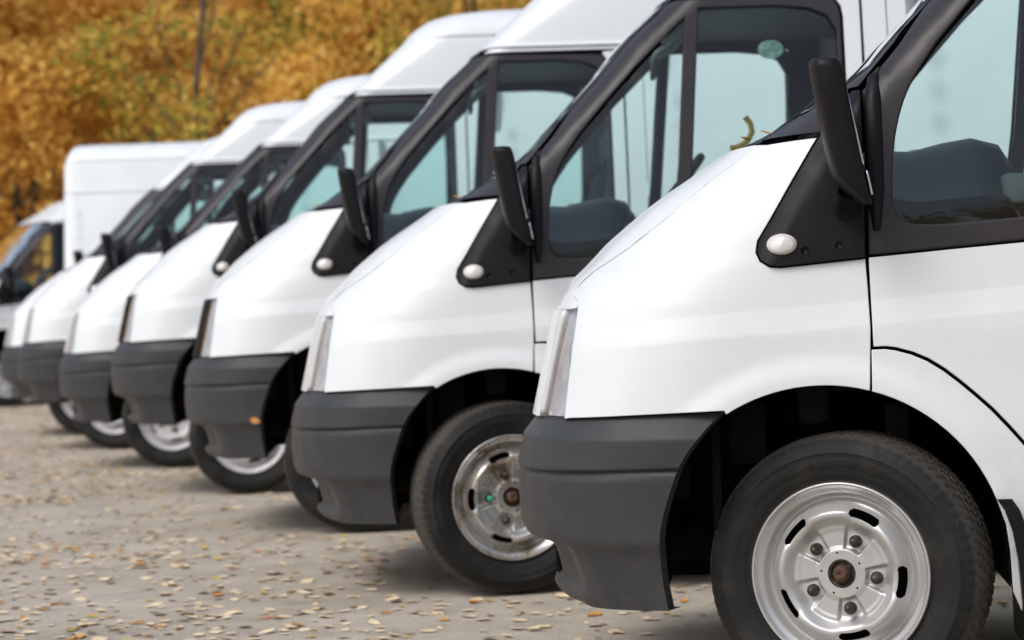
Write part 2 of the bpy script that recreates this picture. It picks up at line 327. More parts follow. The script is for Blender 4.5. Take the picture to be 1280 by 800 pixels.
def panel(name, poly, mat, parent, holes=(), off=0., skirt=.02, grid=.045, gap=.0019, edge=.0022, fn=None, sides=(-1, 1), step=.03, hskirt=.012, creases=()):
    """a sheet cut to a side-view outline (x, z), laid on the body surface, edges turned in; returns [left, right]"""
    fn = fn or Wf
    loops = [resample(poly, step)] + [resample(h, step) for h in holes]
    if area(loops[0]) < 0: loops[0].reverse()
    for h in loops[1:]:
        if area(h) > 0: h.reverse()       # holes clockwise: their 'outward' normals point into the hole
    gl = []
    for lp in loops:
        N = outn(lp); gl.append(([(q[0] - n[0] * gap * n[2], q[1] - n[1] * gap * n[2]) for q, n in zip(lp, N)], N))
    inner = [[(q[0] - n[0] * edge * n[2], q[1] - n[1] * edge * n[2]) for q, n in zip(lp, N)] for lp, N in gl]
    pts = []; edges = []
    for lp in inner:
        o = len(pts); pts += lp; edges += [(o + i, o + (i + 1) % len(lp)) for i in range(len(lp))]
    xs = [q[0] for q in inner[0]]; zs = [q[1] for q in inner[0]]
    G = np.array([(x + (grid / 2 if k % 2 else 0), z) for k, z in enumerate(np.arange(min(zs), max(zs), grid)) for x in np.arange(min(xs), max(xs), grid)])
    if len(G):
        ok = pip(G, inner[0])
        for h in inner[1:]: ok &= ~pip(G, h)
        B = np.array(pts)
        G = G[ok]
        if len(G):
            dmin = np.min(np.hypot(G[:, None, 0] - B[None, :, 0], G[:, None, 1] - B[None, :, 1]), axis=1)
            pts += [tuple(q) for q in G[dmin > min(grid, step) * .5]]
    if creases:     # extra rows of points tight on both sides of a pressed edge keep it crisp
        cp = []
        for (xa, za), (xb_, zb) in creases:
            k = int(abs(xb_ - xa) / .022)
            for i in range(k + 1):
                x = xa + (xb_ - xa) * i / k; z = za + (zb - za) * i / k; cp += [(x, z + .0028), (x, z - .0028)]
        cp = np.array(cp); ok = pip(cp, inner[0]); cp = cp[ok]; B = np.array(pts[:len(edges)])
        if len(cp):
            dd = np.min(np.hypot(cp[:, None, 0] - B[None, :, 0], cp[:, None, 1] - B[None, :, 1]), axis=1); cp = cp[dd > .006]
            G2 = np.array(pts[len(edges):]); keep = np.min(np.hypot(G2[:, None, 0] - cp[None, :, 0], G2[:, None, 1] - cp[None, :, 1]), axis=1) > .009 if len(G2) else []
            pts = pts[:len(edges)] + [tuple(q) for q in (G2[keep] if len(G2) else [])] + [tuple(q) for q in cp]
    vv, _, ff, _, _, _ = delaunay_2d_cdt([Vector(q) for q in pts], edges, [], 0, 1e-6)
    vv = [(v.x, v.y) for v in vv]
    C = np.array([[(vv[f[0]][0] + vv[f[1]][0] + vv[f[2]][0]) / 3, (vv[f[0]][1] + vv[f[1]][1] + vv[f[2]][1]) / 3] for f in ff])
    ok = pip(C, inner[0])
    for h in inner[1:]: ok &= ~pip(C, h)
    ff = [f for f, k in zip(ff, ok) if k]
    res = []
    def nrm(x, z):
        e = .0012; dx = (fn(x + e, z) - fn(x - e, z)) / (2 * e); dz = (fn(x, z + e) - fn(x, z - e)) / (2 * e)
        dx = max(-6, min(6, dx)); n = Vector((-dx, 1, -dz)); return n.normalized()
    base = [(x, fn(x, z) + off, z) for x, z in vv]; bn = [nrm(x, z) for x, z in vv]
    ring = []; 
    for (lp, N), inn in zip(gl, inner):
        ring.append([[(q[0], fn(*q) + off, q[1]) for q in inn], [nrm(*q) for q in inn],
                     [(q[0], fn(*q) + off - edge, q[1]) for q in lp], [Vector((n[0], .35, n[1])).normalized() for n in N],
                     [(q[0], fn(*q) + off - (skirt if lp is gl[0][0] else hskirt), q[1]) for q in lp], [Vector((n[0], 0, n[1])) for n in N]])
    for s in sides:
        V = [(x, s * y, z) for x, y, z in base]; NN = [(n.x, s * n.y, n.z) for n in bn]
        FF = [(f if s < 0 else f[::-1]) for f in ff]
        # ensure orientation: side -1 wants normals to -y
        def orient(f):
            a, b_, c = (Vector(V[i]) for i in f[:3]); n = (b_ - a).cross(c - a)
            return f if n.dot(Vector(NN[f[0]])) > 0 else f[::-1]
        FF = [orient(f) for f in FF]
        for r0, n0, r1, n1, r2, n2 in ring:
            L = len(r0); o = len(V)
            for rr, nn in ((r0, n0), (r1, n1), (r2, n2)):
                V += [(x, s * y, z) for x, y, z in rr]; NN += [(n.x, s * n.y, n.z) for n in nn]
            for k in range(2):
                for i in range(L):
                    j = (i + 1) % L; FF.append(orient((o + (k + 0) * L + i, o + k * L + j, o + (k + 1) * L + j, o + (k + 1) * L + i)) if k == 0 else (o + k * L + i, o + k * L + j, o + (k + 1) * L + j, o + (k + 1) * L + i))
        res.append(mesh_obj(name, V, FF, mat, parent, True, NN))
    return res
def gridmesh(name, fn, nu, nv, mat, parent, skirt=None, closed_u=False):
    """fn(u, v) -> point; u, v in 0..1; optional skirt vector function at the border"""
    P = [[Vector(fn(i / nu, j / nv)) for i in range(nu + 1)] for j in range(nv + 1)]
    V = [p for row in P for p in row]; Fc = []
    W_ = nu + 1
    for j in range(nv):
        for i in range(nu): Fc.append((j * W_ + i, j * W_ + i + 1, (j + 1) * W_ + i + 1, (j + 1) * W_ + i))
    if skirt is not None:
        bl = [(0, i) for i in range(nu + 1)] + [(j, nu) for j in range(1, nv + 1)] + [(nv, i) for i in range(nu - 1, -1, -1)] + [(j, 0) for j in range(nv - 1, 0, -1)]
        o = len(V); sv = Vector(skirt)
        for j, i in bl: V.append(P[j][i].copy())
        for j, i in bl: V.append(P[j][i] + sv)
        L = len(bl)
        for k in range(L): Fc.append((o + k, o + L + k, o + L + (k + 1) % L, o + (k + 1) % L))
    return mesh_obj(name, V, Fc, mat, parent)
def cap(name, z0, z1, s0, s1, mat, parent, nz=16, ny=28, dx=0, gap=.003, skirt=(.03, 0, 0), ybf=None):
    """nose / bonnet / windscreen sheet between heights z0, z1 and lateral limits s0, s1 (metres or 'B' for the panel line)"""
    def f(u, v):
        z = z0 + (z1 - z0) * v; yb = yB(z)
        a = (-yb + gap if s0 == 'B' else s0); b_ = (yb - gap if s1 == 'B' else s1)
        if s0 == 'B-' : a = -yb + gap
        a = max(a, -yb + gap); b_ = min(b_, yb - gap)
        y = a + (b_ - a) * u; d_ = dx(y, z) if callable(dx) else dx
        return (Fx(y, z) + d_, y, z)
    return gridmesh(name, f, ny, nz, mat, parent, skirt)

# ------------------------------------------------------------------ wheels
def tyre_mesh(parent, rw=.35):
    prof = [(.222, -.004), (.229, .004), (.236, .006), (.244, -.002), (.256, -.0085), (.268, -.0095), (.270, -.0115), (.290, -.0135), (.300, -.0125), (.302, -.0145), (.306, -.0145), (.308, -.012), (.322, -.007), (.330, -.002), (.338, .004), (.344, .012), (.348, .024), (.350, .040)]
    # tread: block rows split by grooves
    x = .040
    for a, b_ in ((.062, .070), (.098, .106), (.134, .142)):
        prof += [(.3505, a - .004), (.3505, a), (.341, a + .001), (.341, b_ - .001), (.3505, b_), (.3505, b_ + .004)]
    prof += [(.350, .166), (.347, .182), (.340, .196), (.325, .208), (.300, .214), (.255, .210), (.225, .200)]
    NB = 72
    def rfun(i, r, t):
        if prof[i][1] > .012 and r > .335 and prof[i][1] < .195:
            ph = (t * NB / (2 * math.pi) + prof[i][1] * 14) % 1
            if ph < .22 and r > .345: return r - .006
        return r
    def yfun(i, r, y, t):
        if .325 < r < .3485 and y < .03:
            ph = (t * NB / (2 * math.pi)) % 1
            if ph < .3: return y + .003
        return y
    V, Fc = lathe(prof, NB * 5, yfun, rfun)
    return mesh_obj('tyre', V, Fc, M['tyre'], parent)
HOLES = [R(a) for a in (65.5, 137.5, 209.5, 281.5, 353.5)]
def angd(t, c): return abs((t - c + math.pi) % (2 * math.pi) - math.pi)
def near(t): return min(angd(t, h) for h in HOLES)
def wheel_mesh(parent, mat, clean=True, cover=False):
    """pressed steel wheel: rim lip, dished face with five slots, bolt wells and raised hub"""
    prof = [(.226, .012), (.2295, .004), (.229, -.003), (.226, -.0055), (.222, -.003), (.219, .004), (.214, .010), (.206, .0125), (.203, .016), (.200, .026), (.1985, .036), (.195, .043), (.190, .0455), (.185, .042), (.180, .032)]
    V, Fc = lathe(prof, 120)
    # dished disc as polar grid
    rs = list(np.concatenate([np.arange(.180, .125, -.0022), np.arange(.125, .06, -.004), np.arange(.060, .038, -.003), [.0375, .0368, .036]]))
    n = 360; o = len(V); keep = []
    def disc_y(r, t):
        a = near(t)
        y = .032
        y -= .038 * sstep(.184, .152, r)                 # up to the crown
        y += .034 * sstep(.148, .106, r)                   # down into the well
        wl = sstep(.36, .26, a)                             # bolt wells between raised spokes: flat pads
        if r < .125 and r > .062:
            rib = 1 - wl
            y -= .010 * rib * sstep(.124, .112, r)
            y -= .003 * math.exp(-((math.hypot((r - .089), .089 * a)) / .016) ** 2)
        y -= .013 * sstep(.067, .060, r)                    # hub flange
        y -= .004 * sstep(.033, .027, r) * 0
        # crown swells between the slots
        y -= .004 * math.cos(5 * (t - HOLES[0])) * -1 * sstep(.182, .17, r) * sstep(.13, .145, r)
        # slot rims pressed in
        dr = (r - .157) / .0135; dt = (.157 * max(0, angd(min(HOLES, key=lambda h: angd(t, h)), t) - .17)) / .0135
        y += .006 * math.exp(-(dr * dr + dt * dt) / 1.2) 
        return y
    for i, r in enumerate(rs):
        for k in range(n):
            t = 2 * math.pi * k / n; V.append((r * math.cos(t), disc_y(r, t), r * math.sin(t)))
    for i in range(len(rs) - 1):
        for k in range(n):
            t = 2 * math.pi * (k + .5) / n; r = (rs[i] + rs[i + 1]) / 2; a = near(t)
            da = max(0, a - .185) * .157
            if (da / .011) ** 2 + ((r - .157) / .0098) ** 2 < 1: continue      # vent slot: a real hole
            Fc.append((o + i * n + k, o + (i + 1) * n + k, o + (i + 1) * n + (k + 1) % n, o + i * n + (k + 1) % n))
    # bore sleeve
    o2 = len(V); 
    for yy, rr in ((.017, .036), (.05, .036)):
        for k in range(40): V.append((rr * math.cos(2 * math.pi * k / 40), yy, rr * math.sin(2 * math.pi * k / 40)))
    for k in range(40): Fc.append((o2 + k, o2 + 40 + k, o2 + 40 + (k + 1) % 40, o2 + (k + 1) % 40))
    wh = mesh_obj('wheel', V, Fc, mat, parent)
    tyre_mesh(wh)
    # dark drum behind the slots
    Vd, Fd = lathe([(.0, .062), (.15, .062), (.19, .075), (.195, .12), (.19, .2), (0, .2)], 40); mesh_obj('brake_drum', Vd, Fd, M['dark'], wh)
    # hub: rusty stub with collar
    Vh, Fh = lathe([(.0365, .035), (.036, .020), (.0325, .0175), (.0295, .020), (.0285, .028), (.0230, .028), (.0225, .014), (.0190, .012)], 40, yfun=lambda i, r, y, t: y + .001 * math.sin(7 * t)); mesh_obj('hub_collar', Vh, Fh, M['bolt'], wh)
    Vh, Fh = lathe([(.0225, .016), (.0205, .008), (.0165, .002), (.0155, -.002), (.0130, -.004), (.003, -.0035), (.002, .001), (.0, .001)], 40); mesh_obj('hub_cap', Vh, Fh, M['rust'], wh)
    # lug nuts
    for hgl in HOLES:
        P = [(.0005, -.010), (.006, -.010), (.0085, -.007), (.009, .000), (.0125, .002), (.0125, .012), (.016, .014), (.016, .028)]
        Vn, Fn = lathe([(r, y + .004) for r, y in P], 12)
        Vn = [(x + .088 * math.cos(hgl), y, z + .088 * math.sin(hgl)) for x, y, z in Vn]
        mesh_obj('lug_nut', Vn, Fn, M['bolt'], wh, smooth=True)
        # little drilled hole in the hub flange
        t = hgl + R(36); Vn, Fn = lathe([(.0001, -.0006), (.0028, -.0004), (.0033, .002)], 10)
        yy = disc_y(.0525, t)
        mesh_obj('flange_hole', [(x + .0525 * math.cos(t), y + yy, z + .0525 * math.sin(t)) for x, y, z in Vn], Fn, M['dark'], wh)
    return wh

# ------------------------------------------------------------------ the van
def build_van(grille_dark=False):
    root = empty('panel_van')
    P = root
    zs = lambda a, b_, n: [a + (b_ - a) * i / n for i in range(n + 1)]
    arc = lambda a0, a1, n, r=AR, cx=AX: [(cx + r * math.cos(R(a0 + (a1 - a0) * i / n)), AZ + r * math.sin(R(a0 + (a1 - a0) * i / n))) for i in range(n + 1)]
    # front wing
    CRS = [((-.66, 1.025 - .062 * .66 ), (1.4, 1.025 + .062 * 1.4)), ((-.66, .963 - .062 * .66), (1.4, .963 + .062 * 1.4))]
    fr = [(xB(z), z) for z in zs(.749, 1.02, 8)]
    hood_line = [(xB(z), z) for z in (1.045, 1.055, 1.065, 1.075, 1.10, 1.13, 1.16, 1.19, 1.23, 1.268, 1.31, 1.35, 1.386, 1.41, 1.432)]
    tri_front = [(-.018, 1.442), (-.084, 1.336), (-.143, 1.238), (-.176, 1.186), (-.181, 1.158), (-.172, 1.136), (-.15, 1.122), (-.122, 1.119), (.088, 1.135)]
    wing = [(-.275, .766)] + [(-.5, .759), (-.66, .752)] + fr + hood_line + tri_front + [(.092, 1.06), (.095, .962), (.093, .908), (.088, .806)] + arc(74.5, 121.5, 14)
    panel('front_wing', wing, M['paint'], P, skirt=.03, grid=.017, step=.02, creases=CRS)
    # black corner triangle with lamp
    tri = [tri_front[0]] + tri_front[1:] + [(.090, 1.3), (.092, 1.56), (.07, 1.56), (.03, 1.50)]
    def tri_fn(x, z):
        return Wraw(x, z) - .004 + .012 * math.exp(-(((x - .075) / .02) ** 2)) * sstep(1.16, 1.3, z) + .010 * sstep(.0, .05, x - (-.18) - (z - 1.15) * .57) 
    tps = panel('corner_trim', tri, M['trim'], P, fn=tri_fn, off=.0, skirt=.03, grid=.02, step=.02)
    for sd, tp in zip((-1, 1), tps):
        # side repeater lamp, oval
        V = []; Fc = []; n = 28; cx, cz = -.118, 1.176
        rings = [(1.12, .0), (1.1, .004), (1.0, .005), (.98, .008), (.8, .0115), (.45, .0135), (.0, .014)]
        for k_, h in rings:
            for i in range(n):
                a = 2 * math.pi * i / n; x = cx + .0335 * k_ * math.cos(a); z = cz + .0235 * k_ * math.sin(a); V.append((x, sd * (tri_fn(x, z) + h), z))
        for j in range(len(rings) - 1):
            for i in range(n): Fc.append((j * n + i, j * n + (i + 1) % n, (j + 1) * n + (i + 1) % n, (j + 1) * n + i))
        mesh_obj('indicator_lamp', V, Fc, M['lamp_white'], tp)
        for bx, bz in ((-.062, 1.158), (.022, 1.168)):
            q = MB(); q.tube([(bx, sd * (tri_fn(bx, bz) - .002), bz), (bx, sd * (tri_fn(bx, bz) + .002), bz)], [.012, .010], 14); q.obj('screw_cover', M['trim'], tp)
    # door: white skin, black window frame, glass
    gap2 = [(.097, .9135), (.13, .914), (.155, .910), (.195, .898), (.232, .881), (.27, .856), (.308, .825), (.345, .792), (.384, .755), (.42, .715), (.458, .67), (.49, .625), (.52, .57), (.545, .50), (.56, .43), (.565, .40)]
    belt = [(.093, 1.137), (.3, 1.151), (.475, 1.162), (.9, 1.186), (1.20, 1.200)]
    door = belt + [(1.262, 1.215), (1.268, 1.25), (1.268, 2.07), (1.262, 2.11), (1.24, 2.145), (1.24, 2.158), (1.327, 2.162), (1.333, 2.15), (1.333, .42), (1.32, .40)] + gap2[::-1]
    door_objs = panel('door', door, M['paint'], P, skirt=.03, grid=.028, step=.03, creases=CRS)
    frame = [(.093, 1.139), (.094, 1.555), (.145, 1.618), (.191, 1.671), (.282, 1.80), (.35, 1.875), (.44, 1.972), (.545, 2.085), (.60, 2.14), (.65, 2.160), (1.236, 2.147), (1.258, 2.11), (1.264, 2.07), (1.264, 1.25), (1.258, 1.218), (1.20, 1.203), (.9, 1.188), (.475, 1.164)]
    g1 = chaikin([(.683, 2.083, 1), (.50, 1.908, 1), (.381, 1.777, 1), (.285, 1.666, 1), (.209, 1.558), (.174, 1.45), (.160, 1.33), (.163, 1.225), (.25, 1.212), (.44, 1.223), (.575, 1.232), (.612, 1.33), (.64, 1.55, 1)])
    g2 = chaikin([(.742, 2.119, 1), (1.238, 2.119), (1.242, 1.9, 1), (1.236, 1.262), (.668, 1.236), (.690, 1.484, 1)])
    def frame_fn(x, z):
        y = Wraw(x, z) - .006 + .004 * sstep(.0, .03, x - .10) 
        return y
    fo = panel('window_frame', frame, M['pillar'], P, holes=[g1, g2], fn=frame_fn, skirt=.03, grid=.035, step=.025, hskirt=.02, edge=.006)
    for i, nm in enumerate(('quarter_window', 'door_window')):
        gl = panel(nm, (g1, g2)[i], M['glass'], P, fn=Wraw, off=-.024, skirt=.004, grid=.12, gap=-.012, step=.05)
    # door sail: raised rib beside the mirror
    for sd in (-1, 1):
        q = MB(); pts = [(.118, 1.20), (.118, 1.30), (.118, 1.42), (.120, 1.52), (.128, 1.585), (.142, 1.612)]
        q.tube([(x, sd * (Wraw(x, z) - .012), z) for x, z in pts], [.012, .024, .025, .024, .018, .006], 14); q.obj('window_sail', M['trim'], fo[0 if sd < 0 else 1])
        q = MB(); q.rbox((1.16, sd * (Wf(1.16, 1.08) + .022), 1.08), (.07, .012, .016), .01); q.rbox((1.10, sd * (Wf(1.1, 1.08) + .008), 1.08), (.01, .014, .012), .004); q.rbox((1.22, sd * (Wf(1.2, 1.08) + .008), 1.08), (.01, .014, .012), .004)
        q.obj('door_handle', M['trim'], door_objs[0 if sd < 0 else 1])
    # arch strip and sill
    sill = [(.092, .906), (.090, .81)] + arc(74, 20, 14) + [(.405, .47), (.415, .40), (.42, .30), (.44, .25), (2.80, .25), (2.835, .30), (2.84, .392), (1.4, .392), (.567, .392)] + [(x - .003, z - .004) for x, z in gap2[::-1][1:]]
    panel('sill_panel', sill, M['paint'], P, skirt=.03, grid=.035, step=.022)
    # load-space side
    side_ = [(1.339, .398), (2.842, .398), (2.85, .42)] + arc(172, 8, 22, cx=RX)[0:] + [(3.76, .40), (4.43, .40), (4.448, .45), (4.448, 2.19), (.70, 2.188), (.668, 2.166), (1.339, 2.166)]
    sd_o = panel('side_panel', side_, M['paint'], P, skirt=.03, grid=.06, step=.03)
    for sd in (-1, 1):
        for bx in (1.428,):
            q = MB(); q.tube([(bx, sd * (Wf(bx, z) + .0005), z) for z in zs(.45, 2.16, 14)], .0022, 6); q.obj('panel_seam', M['lining'], sd_o[0 if sd < 0 else 1])
    # black A-pillar trim and cowl corner
    pil = [(-.16, 1.446), (-.014, 1.452), (.032, 1.508), (.066, 1.566), (.088, 1.566), (.138, 1.626), (.184, 1.679), (.275, 1.808), (.343, 1.884), (.433, 1.981), (.538, 2.094), (.592, 2.148), (.645, 2.170), (.66, 2.186)] + [(xB(z), z) for z in zs(2.18, 1.462, 28)]
    panel('pillar_trim', pil, M['pillar'], P, skirt=.03, grid=.03, step=.022, fn=lambda x, z: Wraw(x, z) + .006)
    # bonnet, cowl, windscreen
    cap('bonnet', 1.034, 1.436, 'B', 'B', M['paint'], P, 26, 50, dx=lambda y, z: .010 * (1 - sstep(.30, .36, abs(y))) * sstep(1.06, 1.12, z) * -1)
    cap('windscreen_cowl', 1.441, 1.52, 'B', 'B', M['trim'], P, 6, 24, dx=.01)
    ws = cap('windscreen', 1.524, 2.178, 'B', 'B', M['glass'], P, 16, 24, skirt=None)
    fr_ = MB()
    for sd in (-1, 1): fr_.tube([(Fx(yB(z) - .02, z) + .022, sd * (yB(z) - .02), z) for z in zs(1.53, 2.16, 14)], .018, 8)
    fr_.tube([(Fx(y, 2.165) + .02, y, 2.165) for y in np.linspace(-.66, .66, 20)], .018, 8)
    fr_.obj('windscreen_frame', M['trim'], P)
    for y0 in (-.10, .42):
        q = MB(); q.tube([(Fx(y0, 1.5) - .005, y0, 1.5), (Fx(y0 - .2, 1.56) - .02, y0 - .2, 1.56), (Fx(y0 - .52, 1.58) - .015, y0 - .52, 1.585)], .008, 6); q.obj('wiper', M['trim'], P)
    # grille surround and grille bars, proud of the lamps
    gm = M['trim'] if grille_dark else M['paint']
    gs = cap('grille_surround', .752, 1.030, -.640, .640, gm, P, 12, 24, skirt=(.05, 0, 0), dx=lambda y, z: -.002 + .014 * (1 - sstep(.36, .38, abs(y))) * sstep(.80, .815, z) * (1 - sstep(.965, .98, z)))
    for z in (.83, .865, .90, .935, .965):
        q = MB(); q.tube([(Fx(y, z) + .018, y, z) for y in np.linspace(-.35, .35, 14)], .007, 6); q.obj('grille_bar', M['dark'], gs)
    for sd in (-1, 1):
        # headlamp: bright bowl with reflector and clear lens
        def lampf(dx, e=0):
            def f(u, v):
                z = .757 + (1.036 - .757) * v; yb = yB(z) - .004; y = (.646 + (yb - .646) * u) * sd
                return (Fx(y, z) + dx + e * math.sin(math.pi * u) * math.sin(math.pi * v), y, z)
            return f
        hl = gridmesh('headlight', lampf(.020, .012), 14, 16, M['silver'], P)
        gridmesh('lens', lampf(.004), 14, 14, M['lens'], hl, skirt=(.03, 0, 0))
        q = MB(); q.rbox((Fx(.72, .88) + .050, sd * .70, .90), (.02, .03, .05), .014); q.obj('reflector', M['steel'], hl)
    # bumper: one moulding wrapped round the nose
    bk = [(.25, -.425), (.275, -.430), (.333, -.439), (.40, -.444), (.465, -.441), (.535, -.424), (.622, -.393), (.666, -.364), (.718, -.319), (.765, -.275)]
    bks = []
    for i_ in range(len(bk) - 1):
        p0, p1, p2, p3 = bk[max(0, i_ - 1)], bk[i_], bk[i_ + 1], bk[min(len(bk) - 1, i_ + 2)]
        for k_ in range(4):
            t_ = k_ / 4; bks.append((p1[0] + (p2[0] - p1[0]) * t_, .5 * (2 * p1[1] + (p2[1] - p0[1]) * t_ + (2 * p0[1] - 5 * p1[1] + 4 * p2[1] - p3[1]) * t_ ** 2 + (3 * p1[1] - p0[1] - 3 * p2[1] + p3[1]) * t_ ** 3)))
    bk = bks + [bk[-1]]
    PATHS = {}
    def bumper_at(u, zf):
        # u: 0 left rear edge .. .5 nose .. 1 right rear edge
        sgn = -1 if u < .5 else 1; q = abs(u - .5) * 2
        z = .268 + zf * (.755 - .268)
        xb = lerp(bk, z); xc = lerp(XC, z); e, n, w_ = lerp(AT, z), lerp(NT, z), lerp(WT, z); xs = xc + e
        key = round(zf, 5)
        if key not in PATHS:
            pth = []
            for k in range(121):
                t = k / 120 * math.pi / 2; px_ = xc + e * (1 - max(0, math.cos(t)) ** (2 / n)); py_ = w_ * math.sin(t) ** (2 / n)
                if px_ > xb: break
                pth.append((px_, py_))
            pth.append((xb, Wraw(xb, z)))
            cum = [0]
            for a_, b_ in zip(pth, pth[1:]): cum.append(cum[-1] + math.hypot(b_[0] - a_[0], b_[1] - a_[1]))
            PATHS[key] = (pth, cum)
        pth, cum = PATHS[key]; S = q * cum[-1]; k = 0
        while k < len(cum) - 2 and cum[k + 1] < S: k += 1
        f_ = (S - cum[k]) / max(1e-9, cum[k + 1] - cum[k]); x = pth[k][0] + (pth[k + 1][0] - pth[k][0]) * f_; y = pth[k][1] + (pth[k + 1][1] - pth[k][1]) * f_
        zz = z + (.758 + .02 * (x + .5) - .755) * sstep(.4, 1, zf) - .02 * sstep(-.8, -.35, x) * (1 - zf) * 0
        out = .012
        out -= .012 * math.exp(-((zz - (.622 + .025 * (x + .4))) / .0045) ** 2)      # groove
        out += .004 * (zz > .622 + .025 * (x + .4))
        out -= .034 * min(max((zz - .700) / .06, 0), 1)                                            # upper facet leans in
        out -= .010 * sstep(.44, .40, zz)
        k = 1 - sstep(.70, .90, y)
        # lower valance set back at the front, lamp recess, lip
        set_ = lerp([(.266, .060), (.28, .046), (.297, .040), (.308, .052), (.323, .072), (.383, .070), (.42, .060), (.434, .012), (.46, .0)], zz)
        sc_in = out
        # outward direction approx from superellipse normal
        nx = -(max(0, (xs - x)) / e) ** (n - 1) / e if x < xs else 0; ny = (y / w_) ** (n - 1) / w_
        L = math.hypot(nx, ny) or 1
        return Vector((x + nx / L * sc_in + set_ * k, sgn * (y + ny / L * sc_in), zz))
    zrows = [0, .01, .03, .05, .08, .11, .14, .17, .2, .25, .30, .33, .35, .36, .37, .38, .40, .44, .5, .56, .62, .66, .69, .71, .72, .725, .73, .735, .74, .745, .75, .755, .76, .765, .77, .78, .8, .83, .86, .875, .885, .89, .90, .91, .93, .96, .98, 1]
    nu = 110; V = []; Fc = []
    for zf in zrows:
        for i in range(nu + 1): V.append(bumper_at(i / nu, zf))
    W_ = nu + 1
    for j in range(len(zrows) - 1):
        for i in range(nu): Fc.append((j * W_ + i, j * W_ + i + 1, (j + 1) * W_ + i + 1, (j + 1) * W_ + i))
    # returns at the rear edges (turned inwards), bottom and top
    def strip(idx, dvec):
        o = len(V)
        for i in idx: V.append(V[i].copy())
        for i in idx: V.append(V[i] + Vector(dvec(V[i])))
        L = len(idx)
        for k in range(L - 1): Fc.append((o + k, o + L + k, o + L + k + 1, o + k + 1))
    strip([j * W_ for j in range(len(zrows))], lambda p: (.012, .07, 0)); strip([j * W_ + nu for j in range(len(zrows))], lambda p: (.012, -.07, 0))
    strip(list(range(nu + 1)), lambda p: (.03, -.05 * (p.y > .3) + .05 * (p.y < -.3), .004)); strip([(len(zrows) - 1) * W_ + i for i in range(nu + 1)], lambda p: (.05, -.05 * (p.y > .3) + .05 * (p.y < -.3), .0))
    bmp = mesh_obj('bumper', V, Fc, M['plastic'], P)
    for sd in (-1, 1):      # fog lamp blank
        q = MB(); q.rbox((Fx(.60, .36) + .14, sd * .60, .37), (.03, .09, .045), .02); q.obj('fog_lamp_cover', M['trim'], bmp)
    q = MB(); q.rbox((-.735, 0, .36), (.02, .42, .05), .012); q.obj('lower_grille', M['dark'], bmp)
    # mirrors
    for sd in (-1, 1):
        V = []; Fc = []; n = 26
        zz = [1.262, 1.266, 1.276, 1.295, 1.33, 1.38, 1.44, 1.50, 1.55, 1.59, 1.607, 1.613, 1.614]
        full = [.35, .62, .80, .92, .99, 1, 1, 1, 1, .985, .94, .80, .4]
        for z, f in zip(zz, full):
            t = (z - 1.262) / .352; xr = .102 - .066 * t; th = (.086 - .010 * abs(t - .4)) * (1 - .75 * max(0, .16 - t) / .16)     # rear face plane, thickness
            wy = .105 * (.86 + .14 * t) * (f if t > .1 else .55 + .45 * f)
            cy = sd * (1.085 + .02 * t)
            for k in range(n):
                a = 2 * math.pi * k / n; c, s_ = math.cos(a), math.sin(a)
                px = abs(c) **   .45 * (1 if c > 0 else -1); py = abs(s_) ** .6 * (1 if s_ > 0 else -1)
                dx = px * th / 2 * (f if t > .9 else 1)
                if c < 0: dx *= 1.0 - .25 * abs(s_) ** 2
                V.append((xr - th / 2 + dx, cy + py * wy, z))
        L = len(zz)
        for j in range(L - 1):
            for k in range(n): Fc.append((j * n + k, j * n + (k + 1) % n, (j + 1) * n + (k + 1) % n, (j + 1) * n + k))
        Fc.append(tuple(range(n))); Fc.append(tuple((L - 1) * n + k for k in range(n)))
        mr = mesh_obj('wing_mirror', V, Fc, M['trim'], P)
        rot = Matrix.Rotation(-math.atan2(.068, .352), 3, 'Y')
        q = MB(); q.rbox((.0985 - .068 * (.58), sd * 1.096, 1.465), (.003, .074, .112), .0025, rot); q.obj('mirror_glass', M['mirror'], mr)
        q = MB(); q.rbox((.1 - .068 * .1, sd * 1.09, 1.312), (.003, .078, .030), .0025, rot); q.obj('lower_mirror_glass', M['mirror'], mr)
        q = MB(); q.tube([(.05, sd * 1.05, 1.30), (.05, sd * 1.0, 1.27), (.045, sd * .95, 1.262)], [.028, .032, .04], 12); q.obj('mirror_arm', M['trim'], mr)
    # roof: one closed shell above the drip line
    def roof():
        rows = [2.192, 2.196, 2.22, 2.28, 2.34, 2.40, 2.45, 2.48, 2.49, 2.50, 2.505, 2.52, 2.54, 2.56, 2.58, 2.60, 2.62, 2.64, 2.655, 2.668, 2.68, 2.69, 2.70, 2.712]
        V = []; Fc = []; nn = 90
        for z in rows:
            half = []; e, n, w_, xc = lerp(AT, z), lerp(NT, z), lerp(WT, z), lerp(XC, z)
            w_ += .010 * (z < 2.194) + (-.010 if abs(z - 2.50) < .004 else 0)
            rear = XR - max(0, (z - 2.45)) * .25; top = sstep(2.5, 2.71, z); rr = .12 + .1 * top
            for k in range(24): t = k / 23 * math.pi / 2; half.append((xc + e * (1 - max(0, math.cos(t)) ** (2 / n)), w_ * math.sin(t) ** (2 / n)))
            for k in range(1, 14): half.append((xc + e + (rear - rr - xc - e) * k / 14, w_))
            for k in range(9): t = k / 8 * math.pi / 2; half.append((rear - rr + rr * math.sin(t), w_ - min(rr, w_) * (1 - math.cos(t)) * (.9)))
            yl = half[-1][1]
            for k in range(1, 5): half.append((rear + .0 * k, yl * (1 - k / 4)))
            loop = [(x, -y, z) for x, y in half] + [(x, y, z) for x, y in half[-2:0:-1]]
            V += loop; L = len(loop)
        for j in range(len(rows) - 1):
            for k in range(L): Fc.append((j * L + k, j * L + (k + 1) % L, (j + 1) * L + (k + 1) % L, (j + 1) * L + k))
        # crown: fan to the middle line
        j = len(rows) - 1; o = len(V)
        Fc.append(tuple(j * L + k for k in range(L)))
